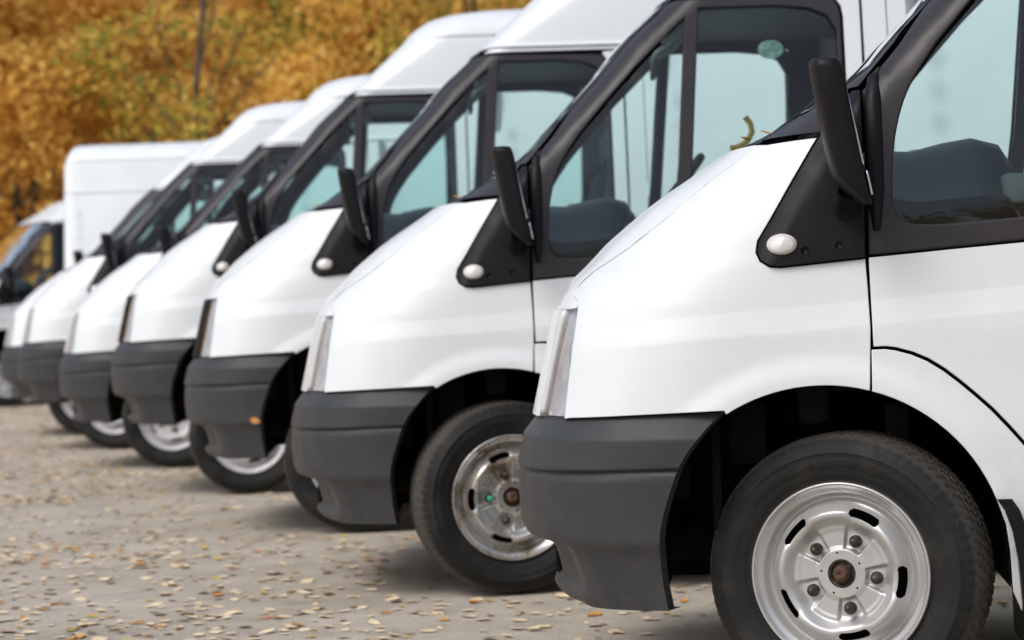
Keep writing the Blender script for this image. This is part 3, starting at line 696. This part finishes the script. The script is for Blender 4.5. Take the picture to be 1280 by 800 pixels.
        return V, Fc
    V, Fc = roof(); rf = mesh_obj('roof', V, Fc, M['paint'], P)
    # drip rail
    for sd in (-1, 1):
        q = MB(); q.tube([(x, sd * (Wraw(x, 2.19) + .002), 2.1895) for x in np.linspace(.70, 4.4, 40)], .0045, 6); q.obj('drip_rail', M['lining'], rf)
    # tail
    def tailf(u, v):
        z = .40 + (2.188 - .40) * v; w_ = Wraw(XR - .002, z) - .004; return (XR + .004 * math.cos((u - .5) * 3), -w_ + 2 * w_ * u, z)
    tl = gridmesh('rear_door', lambda u, v: tailf(u * .498, v), 8, 12, M['paint'], P, skirt=(-.02, 0, 0)); gridmesh('rear_door', lambda u, v: tailf(.502 + u * .498, v), 8, 12, M['paint'], P, skirt=(-.02, 0, 0))
    for sd in (-1, 1): q = MB(); q.rbox((XR + .006, sd * .86, 1.05), (.014, .045, .22), .01); q.obj('tail_light', M['red'], P)
    q = MB(); q.rbox((XR + .03, 0, .40), (.07, .93, .07), .03); q.obj('rear_bumper', M['plastic'], P)
    # dark structure behind the shut lines
    bpoly = [(-.62, .80), (-.62, .98), (-.3, 1.2), (-.2, 1.30), (-.02, 1.40), (.08, 1.40), (.09, 1.13), (1.2, 1.13), (1.252, 1.2), (1.252, 2.125), (.745, 2.125), (.70, 2.2), (1.39, 2.2), (1.39, .33), (.62, .33), (.56, .48), (.5, .6)] + arc(24, 132, 12, r=.50) + [(-.42, .78)]
    panel('inner_structure', bpoly, M['dark'], P, off=-.036, skirt=.004, grid=.09, step=.06, gap=.0)
    b2 = [(.02, 1.40), (.02, 1.50), (.10, 1.60), (.4, 1.95), (.6, 2.16), (.66, 2.2), (.76, 2.2), (.5, 1.94), (.24, 1.66), (.14, 1.5), (.12, 1.40)]
    panel('pillar_structure', b2, M['dark'], P, off=-.036, skirt=.03, grid=.09, step=.04, gap=0)
    cap('front_structure', .30, 1.44, -.62, .62, M['dark'], P, 12, 16, dx=.07)
    # floor, bulkhead and linings
    q = MB(); q.rbox((1.9, 0, .40), (2.45, .52, .05), .02); q.rbox((2.0, 0, .46), (1.2, .90, .04), .02); q.rbox((4.0, 0, .46), (.4, .90, .04), .02); q.obj('floor_pan', M['dark'], P)
    q = MB(); q.rbox((-.05, 0, 1.0), (.04, .88, .28), .02); q.rbox((-.40, 0, .66), (.03, .80, .12), .01); q.rbox((-.50, 0, .34), (.05, .5, .1), .02); q.rbox((.0, 0, .345), (.05, .72, .04), .02); q.rbox((-.2, .25, .6), (.25, .2, .22), .03)
    q.obj('engine_bay', M['dark'], P)
    q = MB(); q.rbox((1.52, 0, 1.32), (.02, .86, .86), .01); q.obj('bulkhead', M['lining'], P)
    q = MB()
    V = []; Fc = []
    for i, x in enumerate(np.linspace(.70, 1.5, 6)):
        for y in np.linspace(-.80, .80, 9): V.append((x, y, 2.165 + .02 * (1 - (y / .8) ** 2)))
    for i in range(5):
        for j in range(8): Fc.append((i * 9 + j, i * 9 + j + 1, (i + 1) * 9 + j + 1, (i + 1) * 9 + j))
    mesh_obj('headliner', V, Fc, M['lining'], P)
    # door cards
    for sd in (-1, 1):
        gridmesh('door_card', lambda u, v: (.10 + 1.2 * u, sd * (Wf(.10 + 1.2 * u, .96 + .24 * v) - .085), .96 + .24 * v), 8, 4, M['dash'], P, skirt=(0, sd * .03, 0))
    # dashboard
    prof = [(.0, 1.44), (.02, 1.50), (.10, 1.525), (.22, 1.50), (.30, 1.505), (.38, 1.51), (.45, 1.49), (.48, 1.44), (.46, 1.38), (.44, 1.30), (.42, 1.22), (.36, 1.10), (.30, .95), (.0, .9)]
    V = []; Fc = []; ys = np.linspace(-.84, .84, 29)
    for y in ys:
        hump = .045 * math.exp(-((y + .42) / .2) ** 2) + .02 * math.exp(-(y / .15) ** 2)
        for i, (x, z) in enumerate(prof): V.append((x + .03 * (abs(y) < .2) + .03 * (1 - abs(y)), y, z - .10 - .13 * sstep(.58, .86, abs(y)) * (z > 1.3) + hump * (1.43 < z < 1.515) * sstep(.05, .38, x)))
    L = len(prof)
    for i in range(len(ys) - 1):
        for j in range(L): Fc.append((i * L + j, i * L + (j + 1) % L, (i + 1) * L + (j + 1) % L, (i + 1) * L + j))
    Fc.append(tuple(range(L))); Fc.append(tuple((len(ys) - 1) * L + k for k in range(L - 1, -1, -1)))
    dsh = mesh_obj('dashboard', V, Fc, M['dash'], P)
    for y0, x0 in ((-.05, .33), (.45, .30)):
        q = MB(); q.rbox((x0, y0, 1.40), (.09, .11, .035), .02, Matrix.Rotation(R(12), 3, 'Y')); q.obj('dashboard_tray', M['lining'], dsh)
    for y0 in (-.74, -.18, .12, .70):
        q = MB(); q.rbox((.475, y0, 1.30), (.03, .055, .04), .012); q.obj('air_vent', M['lining'], dsh)
    q = MB(); cs = Vector((.64, -.42, 1.44)); ax = Matrix.Rotation(R(-52), 3, 'Y')
    ringp = [cs + ax @ Vector((.20 * math.cos(a), .20 * math.sin(a), 0)) for a in np.linspace(0, 2 * math.pi, 28, endpoint=False)]
    q.tube(ringp, .016, 8, closed=True)
    for a in (R(0), R(120), R(240)): q.tube([cs, cs + ax @ Vector((.19 * math.cos(a), .19 * math.sin(a), 0))], .018, 6)
    q.tube([cs + ax @ Vector((0, 0, .02)), cs + ax @ Vector((0, 0, -.18))], [.06, .035], 10); q.obj('steering_wheel', M['dash'], P)
    for sy in (-.42, .30):
        q = MB(); q.rbox((1.02, sy, .98), (.26, .24 if sy < 0 else .40, .09), .05, Matrix.Rotation(R(-6), 3, 'Y')); q.rbox((1.30, sy, 1.33), (.07, .23 if sy < 0 else .40, .32), .05, Matrix.Rotation(R(9), 3, 'Y')); st = q.obj('seat', M['seat'], P)
        for hy in ((sy,) if sy < 0 else (sy - .19, sy + .21)):
            q = MB(); q.rbox((1.37, hy, 1.76), (.045, .13, .09), .035); q.obj('headrest', M['seat'], st)
    q = MB(); q.rbox((.62, 0, 1.98), (.01, .12, .035), .008); q.obj('rear_view_mirror', M['trim'], P)
    for sy in (-.4, .4): q = MB(); q.rbox((.70, sy, 2.10), (.07, .2, .01), .008, Matrix.Rotation(R(-30), 3, 'Y')); q.obj('sun_visor', M['lining'], P)
    # wheel wells
    for cx, y0, y1 in ((AX, .48, .915), (RX, .55, .93)):
        for sd in (-1, 1):
            V = []; Fc = []; n = 26; jj = [y1, y1 - .02, y1 - .1, y0 + .1, y0]
            for y in jj:
                for k in range(n):
                    a = R(-8 + 196 * k / (n - 1)); r_ = .46 if cx == AX else .455; V.append((cx + r_ * math.cos(a), sd * y, AZ + r_ * math.sin(a) + .006 * math.sin(a * 9)))
            for j in range(len(jj) - 1):
                for k in range(n - 1): Fc.append((j * n + k, j * n + k + 1, (j + 1) * n + k + 1, (j + 1) * n + k))
            o = (len(jj) - 1) * n; Fc.append(tuple(o + k for k in range(n)))
            mesh_obj('wheel_well', V, Fc, M['dark'], P)
    for sd in (-1, 1):
        # ribs and bracket inside the front well, spring strut
        q = MB(); q.tube([(-.03, sd * .60, .40), (-.03, sd * .58, .84)], .055, 12)
        q.rbox((-.22, sd * .70, .70), (.05, .10, .08), .01); q.rbox((-.30, sd * .80, .60), (.012, .05, .14), .006); q.rbox((.16, sd * .72, .72), (.03, .12, .05), .01)
        q.obj('suspension_strut', M['dark'], P)
        # mud flap
        V = []; Fc = []; pts = [(.392, .532), (.410, .505), (.428, .45), (.440, .38), (.448, .27), (.450, .17)]
        for x, z in pts:
            for yy, xx in ((1.000, -.006), (1.000, .030), (.70, .030), (.70, -.004)): V.append((x + xx, sd * yy, z))
        for j in range(len(pts) - 1):
            for k in range(4): Fc.append((j * 4 + k, j * 4 + (k + 1) % 4, (j + 1) * 4 + (k + 1) % 4, (j + 1) * 4 + k))
        Fc.append((0, 1, 2, 3)); o = (len(pts) - 1) * 4; Fc.append((o + 3, o + 2, o + 1, o))
        mesh_obj('mud_flap', V, Fc, M['trim'], P, smooth=False)
    return root

def add_wheels(root, styles, steer=0, body_z=0, spin=0):
    for (x, rear) in ((0, False), (RX, True)):
        for sd in (-1, 1):
            wh = WHEEL[styles].copy(); COL.objects.link(wh); wh.parent = root
            for ch in WHEEL[styles].children:
                c = ch.copy(); COL.objects.link(c); c.parent = wh
            wh.location = (x, sd * .952, .352 - body_z); wh.rotation_mode = 'XYZ'
            wh.rotation_euler = (0, R(17 * x + spin), (0 if sd < 0 else math.pi) + (0 if rear else R(steer)))
def copy_tree(o, parent=None):
    c = o.copy(); COL.objects.link(c); c.parent = parent
    for ch in o.children: copy_tree(ch, c)
    return c

# ------------------------------------------------------------------ the row of vans
hold = empty('prototype_holder')
WHEEL = {'clean': wheel_mesh(hold, M['steel']), 'dirty': wheel_mesh(hold, M['steel_dirty']), 'silver': wheel_mesh(hold, M['silver'])}
WM_ = WM
def place(root, psi, X, Y, z): 
    p = R(psi); root.location = (X + math.sin(p) * WM_, Y + math.cos(p) * WM_, z); root.rotation_euler = (0, 0, -p)
proto = build_van(False)
def vary(root, mats):
    """give one van's own part its own material"""
    for ch in root.children:
        if ch.name.split('.')[0] in mats:
            ch.data = ch.data.copy(); ch.data.materials[0] = mats[ch.name.split('.')[0]]
ROW = [  # yaw, X, Y, body height, wheel style, steer, dark grille
    (5.9, .7904, 5.97, .0, 'clean', -17.8, False, 'white panel van nearest the camera with clean silver steel wheels'),
    (0, -.0155, 8.75, .0, 'dirty', 15, False, 'white panel van second in the row with rust stained steel wheels'),
    (-2.3, -.756, 11.4, .100, 'silver', -4, True, 'third white van from the camera, an orange leaf stuck low on its grey bumper'),
    (-2.7, -1.559, 14.1, .160, 'silver', 4, True, 'white high roof van fourth in the row with black grille edge, its bumper riding high'),
    (-2.7, -2.395, 16.85, .070, 'silver', 0, False, 'white high roof van fifth in the row, just behind the fourth'),
    (-2.7, -3.253, 19.6, .134, 'silver', -6, False, 'white high roof van sixth in the row, its whole grey bumper corner in view'),
    (-2.7, -3.965, 22.3, .082, 'silver', 0, False, 'white van seventh in the row, next to the tall van parked tail first'),
]
vans = []
for i, (psi, X, Y, bz, st, steer, dark, lab) in enumerate(ROW):
    v = proto if i == 0 else copy_tree(proto)
    vans.append(v)
    tag(v, lab, 'van', 'white panel vans parked side by side')
far = [('tall white van parked tail first, its blank side rising above the seventh van', 'box'),
       ('white van parked at a slant behind the tall van, with an orange side lamp', 'slant'),
       ('farthest white van at the left edge, only its windscreen and roof in view', 'slant2')]
for lab, k in far:
    v = copy_tree(proto); vans.append(v); tag(v, lab, 'van', 'white panel vans parked side by side')
for v, (psi, X, Y, bz, st, steer, dark, lab) in zip(vans, ROW):
    add_wheels(v, st, steer, bz, 29.5 if st == 'dirty' else 0); place(v, psi, X, Y, bz)
    if dark: vary(v, {'grille_surround': M['matt']})
# tall van, tail to the left
bv = vans[7]; add_wheels(bv, 'silver', 0, .12); bv.location = (-4.66 + XR, 24.45 + .985, .17); bv.rotation_euler = (0, 0, R(180)); bv.location.x = -4.53 + XR
for v, (x, y, z, rz) in zip(vans[8:], ((-4.66, 27.78, .12, 28), (-6.85, 31.4, .16, 28))):
    add_wheels(v, 'silver', 0, z); v.location = (x, y, z); v.rotation_euler = (0, 0, R(rz))
    for ch in list(v.children):
        if ch.name.split('.')[0] == 'roof':      # lower roof on these two
            k = .5 if v is vans[8] else .65; ch.scale = (1, 1, k); ch.location.z = 2.19 * (1 - k)
q = MB(); q.rbox((-.60, -.80, .98), (.05, .03, .035), .02); q.obj('marker_lamp', M['orange'], vans[8])
# remove the holder and prototypes of the wheels
for o in [c for wh in WHEEL.values() for c in list(wh.children)] + list(WHEEL.values()) + [hold]: bpy.data.objects.remove(o)

# small things on particular vans
def part_of(v, n, k=0): return [c for c in v.children if c.name.split('.')[0] == n][k]
wv = [c for c in vans[1].children if c.name.startswith('wheel') and 'well' not in c.name][0]
q = MB(); V, Fc = lathe([(0, -.012), (.009, -.012), (.0105, -.008), (.0105, .006)], 14); q.add([(x + .088 * math.cos(HOLES[2] ), y, z + .088 * math.sin(HOLES[2])) for x, y, z in V], Fc); q.obj('green_nut_cap', M['green'], wv)

# ------------------------------------------------------------------ ground
N = 60
V = []; Fc = []
xs_ = [-400, -150, -60] + list(np.linspace(-25, 20, 46)) + [60, 150, 400]; ys_ = [-150, -50, -15] + list(np.linspace(-5, 60, 66)) + [100, 200, 500]
for y in ys_:
    for x in xs_: V.append((x, y, .004 * math.sin(x * 1.3 + y * .7) + .003 * math.sin(y * 1.9 - x * .4) - .004))
L = len(xs_)
for j in range(len(ys_) - 1):
    for i in range(L - 1): Fc.append((j * L + i, j * L + i + 1, (j + 1) * L + i + 1, (j + 1) * L + i))
tag(mesh_obj('ground', V, Fc, M['asphalt']), kind='structure')
def gz(x, y): return .004 * math.sin(x * 1.3 + y * .7) + .003 * math.sin(y * 1.9 - x * .4) - .004

# ------------------------------------------------------------------ fallen leaves
LM = [mottled('straw_leaf', [(.3, (.72, .54, .33)), (.7, (.85, .71, .50))], .6, 20), mottled('orange_leaf', [(.3, (.55, .24, .05)), (.7, (.66, .34, .09))], .6, 20),
      mottled('yellow_leaf', [(.3, (.62, .40, .07)), (.7, (.72, .50, .12))], .6, 20), mottled('brown_leaf', [(.3, (.36, .17, .07)), (.7, (.50, .27, .12))], .7, 20)]
LT = ['pale straw coloured fallen leaf lying dry on the grey asphalt', 'orange fallen leaf lying on the grey asphalt', 'bright yellow fallen leaf lying on the grey asphalt', 'curled dark brown fallen leaf lying on the grey asphalt']
LG = ['straw coloured leaves on the asphalt', 'orange leaves on the asphalt', 'yellow leaves on the asphalt', 'brown leaves on the asphalt']
def leaf_shape(r_, curl):
    """pointed oval leaf with a folded midrib; unit length 1"""
    st = [(-.5, 0), (-.36, .16), (-.12, .27), (.12, .24), (.34, .12), (.52, 0)]
    V = []; Fc = []
    for x, wd in st: V += [(x, -wd * r_, curl * (x * x * .7 + wd * .5)), (x, 0, curl * x * x * .7), (x, wd * r_, curl * (x * x * .7 + wd * .65))]
    for i in range(5):
        a = i * 3; Fc += [(a, a + 3, a + 4, a + 1), (a + 1, a + 4, a + 5, a + 2)]
    V += [(.52, .0, curl * .19), (.72, .03, curl * .35), (.72, .05, curl * .35), (.53, .02, curl * .19)]; Fc.append((18, 19, 20, 21))
    return V, Fc
LS = [leaf_shape(a, c) for a, c in ((1.25, .25), (1.0, .4), (1.5, .18), (1.2, .65), (1.6, .35))]
lmesh = {}
for si, (V, Fc) in enumerate(LS):
    for mi in range(4):
        me = bpy.data.meshes.new('fallen_leaf'); me.from_pydata(V, [], Fc); me.shade_smooth(); me.materials.append(LM[mi]); lmesh[si, mi] = me
F_ = 3022
def vis(x, y):
    if y < 2: return False
    a = F_ * x / y; b = -15 + F_ * HC / y
    u = 640 + a * math.cos(.033) + b * math.sin(.033); v = 400 + b * math.cos(.033) - a * math.sin(.033)
    if not (-10 < u < 1290 and v < 815): return False
    return not (u > 880 and v < 800 and y > 5)  # behind the first wheel
def under_van(x, y):
    return any(abs(y - (Y + 1)) < .95 and x > X - .5 for _, X, Y, *_ in ROW)
cl = [(rng.uniform(-9, 3), rng.uniform(6, 40), rng.uniform(.3, 1.2)) for _ in range(70)]
pts = []
while len(pts) < 35000:
    if rng.random() < .4: c = cl[rng.integers(len(cl))]; x, y = rng.normal(c[0], c[2] * 1.3), rng.normal(c[1], c[2])
    else: x, y = rng.uniform(-14, 6), rng.uniform(3, 55) if rng.random() < .6 else rng.uniform(5, 22)
    if under_van(x, y) and rng.random() < .8: continue
    pts.append((x, y))
def pick(): return int(rng.choice(4, p=[.80, .10, .05, .05]))
v_ = sorted([p for p in pts if vis(*p)], key=lambda p: p[1]); near_ = set(v_[:300])
def leaf_text(mi, si, x, y):
    c = ['pale straw', 'orange', 'bright yellow', 'dark brown'][mi]; sh = ['oval', 'narrow', 'broad flat', 'curled', 'wide crinkled'][si]
    k = int(min(range(4), key=lambda k: abs(y - 1 - (6.5 + 2.75 * k)))); at = ['nearest', 'second', 'third', 'fourth'][k]; side_ = 'in front of' if x < ROW[k][1] - .9 else 'beside the wheel of'
    if y < 9.2: at = 'second'; side_ = 'well in front of' if x < -1.2 else 'just ahead of'
    return sh + ' ' + c + ' fallen leaf on the asphalt ' + side_ + ' the ' + at + ' van', 'leaf', sh + ' ' + c + ' leaves ' + side_ + ' the ' + at + ' van'
# one mass for the rest
SV = {m_: ([], []) for m_ in range(4)}
for (x, y) in pts:
    mi = pick(); si = int(rng.integers(len(LS))); s = rng.uniform(.030, .066); rz = rng.uniform(0, 6.28); tx, ty = rng.normal(0, .10), rng.normal(0, .10)
    if (x, y) in near_:
        o = bpy.data.objects.new('fallen_leaf', lmesh[si, mi]); COL.objects.link(o); o.location = (x, y, gz(x, y) + .004); o.scale = (s, s, s); o.rotation_euler = (tx, ty, rz)
        tag(o, *leaf_text(mi, si, x, y))
    else:
        Mx = Matrix.Translation((x, y, gz(x, y) + .004)) @ Matrix.Rotation(rz, 4, 'Z') @ Matrix.Rotation(ty, 4, 'Y') @ Matrix.Rotation(tx, 4, 'X') @ Matrix.Scale(s, 4)
        V, Fc = LS[si]; A, B = SV[mi]; o_ = len(A); A += [tuple(Mx @ Vector(v)) for v in V]; B += [tuple(i + o_ for i in f) for f in Fc]
allV = []; allF = []; mid = []
for mi in range(4):
    A, B = SV[mi]; o_ = len(allV); allV += A; allF += [tuple(i + o_ for i in f) for f in B]; mid += [mi] * len(B)
lo = mesh_obj('leaf_litter', allV, allF, LM); lo.data.polygons.foreach_set('material_index', mid); tag(lo, 'scattered straw and orange leaves all over the asphalt', 'leaf litter', kind='stuff')
# leaves that lie on the vans
def put_leaf(p, s, rot, mi, si, lab):
    o = bpy.data.objects.new('fallen_leaf', lmesh[si, mi]); COL.objects.link(o); o.location = p; o.scale = (s, s, s); o.rotation_euler = rot; tag(o, lab, 'leaf'); return o
def vw(i, x, y, z): return Matrix.Translation(vans[i].location) @ Matrix.Rotation(vans[i].rotation_euler.z, 4, 'Z') @ Vector((x, y, z))
put_leaf(vw(2, -.47, -(Wf(-.47, .44) + .02), .45), .05, (R(70), R(20), .1), 1, 0, 'small orange leaf stuck on the third van grey bumper corner')
put_leaf(vw(0, -.14, -.62, 1.475), .055, (.3, .2, .4), 1, 1, 'orange leaf caught at the windscreen foot of the nearest van')
put_leaf(vw(0, -.20, -.60, 1.462), .045, (.2, .1, 1.4), 2, 3, 'yellow leaf caught at the bonnet edge of the nearest van')
put_leaf(vw(1, -.17, -.60, 1.462), .05, (.3, .2, .4), 1, 1, 'orange leaf caught at the windscreen foot of the second van')
put_leaf(vw(2, -.15, -.60, 1.465), .06, (.3, .2, .4), 1, 1, 'orange leaf caught at the windscreen foot of the third van')

# ------------------------------------------------------------------ autumn wood behind
CR4 = lambda: leafmat('green_foliage', [(0, (.14, .20, .035)), (.32, (.28, .34, .06)), (.45, (.70, .54, .10)), (1, (.92, .60, .14))])
CR = [leafmat('orange_foliage', [(0, (.55, .25, .05)), (.35, (.86, .53, .11)), (.7, (.93, .62, .15)), (1, (.97, .72, .28))]),
      leafmat('golden_foliage', [(0, (.60, .34, .07)), (.5, (.92, .58, .13)), (1, (.97, .78, .36))]),
      leafmat('olive_foliage', [(0, (.14, .18, .03)), (.4, (.30, .34, .05)), (.6, (.70, .48, .09)), (1, (.92, .56, .12))]),
      leafmat('russet_foliage', [(0, (.50, .24, .05)), (.5, (.82, .50, .10)), (1, (.93, .64, .18))])]
CR.append(CR4())
def crown_mesh(mat, h0, h1, rad, n, seed, leaf=.17):
    g = np.random.default_rng(seed); nc = 46
    ang = g.uniform(0, 2 * math.pi, nc); zz = g.uniform(0, 1, nc); prof = np.sin(np.pi * (.12 + .83 * zz)) ** .7
    rr = rad * prof * np.sqrt(g.uniform(.15, 1, nc)); C = np.stack([rr * np.cos(ang), rr * np.sin(ang), h0 + (h1 - h0) * zz], 1); cs = g.uniform(.45, 1.15, nc) * rad * .34
    ci = g.choice(nc, n, p=cs ** 2 / (cs ** 2).sum())
    P = g.normal(0, 1, (n, 3)); P /= np.linalg.norm(P, axis=1)[:, None]; P = C[ci] + P * (cs[ci] * g.uniform(.35, 1.05, n))[:, None] * [1, 1, .8]
    NO = (P - C[ci]) / cs[ci][:, None] + [0, 0, .35] + g.normal(0, .55, (n, 3)); A = np.cross(NO, g.normal(0, 1, (n, 3))); A /= np.linalg.norm(A, axis=1)[:, None]; B = np.cross(A, NO); B /= np.linalg.norm(B, axis=1)[:, None]
    s = (g.uniform(.6, 1.4, n) * leaf)[:, None]
    V = np.stack([P - A * s * .5, P + B * s * .28, P + A * s * .5, P - B * s * .28], 1).reshape(-1, 3)
    me = bpy.data.meshes.new('crown'); me.vertices.add(n * 4); me.vertices.foreach_set('co', V.ravel()); me.loops.add(n * 4); me.loops.foreach_set('vertex_index', np.arange(n * 4, dtype=np.int32))
    me.polygons.add(n); me.polygons.foreach_set('loop_start', np.arange(0, n * 4, 4, dtype=np.int32)); me.polygons.foreach_set('loop_total', np.full(n, 4, dtype=np.int32)); me.update(); me.validate(); me.materials.append(mat)
    return me, C
def trunk_mesh(h, r, C, seed):
    g = np.random.default_rng(seed); q = MB(); bx, by = 0, 0; P = []; rr = []
    for k in range(9):
        t = k / 8; P.append((bx, by, h * t - .2 * (k == 0))); rr.append(r * (1 - .8 * t) + (.06 if k == 0 else 0)); bx += g.normal(0, .09); by += g.normal(0, .09)
    q.tube(P, rr, 9)
    for c in C[g.choice(len(C), 12, replace=False)]:
        k = min(7, max(2, int(8 * (c[2] / h) * .7))); p = Vector(P[k]); e = Vector(c); m_ = (p + e) / 2 + Vector((0, 0, .25)); q.tube([p, m_, e], [rr[k] * .5, rr[k] * .32, .02], 6)
    me = bpy.data.meshes.new('trunk'); me.from_pydata(q.V, [], q.F); me.shade_smooth(); me.materials.append(M['bark']); return me
kinds = []
for k, (mi, h0, h1, rad, n) in enumerate([(0, .6, 9.5, 3.1, 26000), (1, .9, 11, 3.4, 26000), (2, 2.2, 13, 3.5, 24000), (3, .4, 7.0, 2.8, 20000), (0, .1, 4.2, 2.4, 16000), (4, 4.8, 13, 2.8, 4200)]):
    cm, C = crown_mesh(CR[mi], h0, h1, rad, n, 100 + k); kinds.append((cm, trunk_mesh(h1 * .9, .19 if k < 3 else .1, C, 50 + k)))
names = ['bushy orange tree', 'tall golden tree', 'tall olive green tree', 'low russet tree', 'spreading orange bush', 'half green tree']
TR = []
for k in range(13): TR.append((-27 + k * 4.1 + rng.uniform(-.7, .7), 58 + rng.uniform(-1.5, 1.5), [0, 1, 0, 1, 0, 3, 2, 0, 2, 2, 0, 1, 2][k]))
for k in range(12): TR.append((-25 + k * 4.2 + rng.uniform(-.7, .7), 64 + rng.uniform(-1.5, 2), [1, 0, 2, 0, 1, 2, 0, 2, 1, 2, 0, 2][k]))
for k in range(13): TR.append((-24 + k * 3.4 + rng.uniform(-.6, .6), 53.5 + rng.uniform(-1, 1), [3, 4, 0, 4, 3, 4, 0, 4, 3, 2, 4, 3, 4][k]))
for k in range(11): TR.append((-27 + k * 5 + rng.uniform(-.7, .7), 72 + rng.uniform(-1.5, 2), [0, 2, 1, 0, 2, 1, 0, 2, 1, 2, 0][k]))
TR += [(-6.3, 50.6, 5), (-2.9, 50.8, 5), (-.6, 51.6, 5), (-13.5, 51.2, 5), (4.5, 51, 5)]
NB_ = len(TR)
for k in range(14): TR.append((-40 + k * 6.0 + rng.uniform(-.9, .9), -21 + rng.uniform(-2, 2), [2, 0, 2, 3, 1, 2, 2, 0, 2, 3, 2, 1, 2, 2][k]))  # unseen trees added behind the camera to darken reflections in glass and trim
for k in range(9): TR.append((-38 + k * 2.0 + rng.uniform(-.5, .5), 79 + rng.uniform(-1.5, 2), [1, 2, 0][k % 3]))
def line_of(k): return ('the front line of the wood', 'the middle line of the wood', 'the back line of the wood', 'the row added behind the camera for reflections')[3 if NB_ <= k < NB_ + 14 else 0 if TR[k][1] < 56 else 1 if TR[k][1] < 68 else 2]
ORD = 'first second third fourth fifth sixth seventh eighth ninth tenth eleventh twelfth thirteenth fourteenth fifteenth sixteenth'.split()
for k, (x, y, ki) in enumerate(TR):
    root = empty('bush' if ki == 4 else 'tree', (x, y, 0), rng.uniform(0, 6.28)); s = rng.uniform(.9, 1.15); root.scale = (s, s, s * rng.uniform(.95, 1.1))
    for nm, me in zip(('crown', 'trunk'), kinds[ki]):
        o = bpy.data.objects.new(nm, me); COL.objects.link(o); o.parent = root
    rank = sum(1 for j, t in enumerate(TR) if t[2] == ki and line_of(j) == line_of(k) and t[0] < x)
    tag(root, names[ki] + ', ' + ORD[rank] + ' from left in ' + line_of(k), 'bush' if ki == 4 else 'tree', 'autumn bushes of the wood' if ki == 4 else 'autumn trees of the wood')
g = np.random.default_rng(9); n = 60000; P_ = np.stack([g.uniform(-75, 45, n), g.uniform(88, 94, n), g.uniform(0, 1, n) ** .9 * 19], 1); P_[:, 2] *= .85 + .15 * np.sin(P_[:, 0] * .6)
A_ = g.normal(0, 1, (n, 3)); A_ /= np.linalg.norm(A_, axis=1)[:, None]; B_ = np.cross(A_, g.normal(0, 1, (n, 3))); B_ /= np.linalg.norm(B_, axis=1)[:, None]; s_ = (g.uniform(.5, 1.3, n) * .75)[:, None]
V_ = np.stack([P_ - A_ * s_ * .5, P_ + B_ * s_ * .3, P_ + A_ * s_ * .5, P_ - B_ * s_ * .3], 1).reshape(-1, 3)
me = bpy.data.meshes.new('far_wood'); me.vertices.add(n * 4); me.vertices.foreach_set('co', V_.ravel()); me.loops.add(n * 4); me.loops.foreach_set('vertex_index', np.arange(n * 4, dtype=np.int32))
me.polygons.add(n); me.polygons.foreach_set('loop_start', np.arange(0, n * 4, 4, dtype=np.int32)); me.polygons.foreach_set('loop_total', np.full(n, 4, dtype=np.int32)); me.update(); me.validate(); me.materials.append(CR[1])
fw = bpy.data.objects.new('far_wood', me); COL.objects.link(fw); tag(fw, 'golden brown mass of the wood far behind the trees', 'wood', kind='stuff')
# small marks inside the second van
q = MB(); q.tube([(.93, -.50, 1.74), (.95, -.50, 1.715), (.955, -.50, 1.68), (.935, -.50, 1.645), (.90, -.50, 1.625), (.87, -.50, 1.622)], .011, 8); q.obj('grab_strap', M['yellow'], vans[1])
dw = part_of(vans[1], 'door_window')
V = []; n = 24
for i in range(n): a = 2 * math.pi * i / n; x = 1.0 + .048 * math.cos(a); z = 1.96 + .036 * math.sin(a); V.append((x, -(Wraw(x, z) - .028), z))
mesh_obj('window_sticker', V, [tuple(range(n))], M['sticker'], dw)
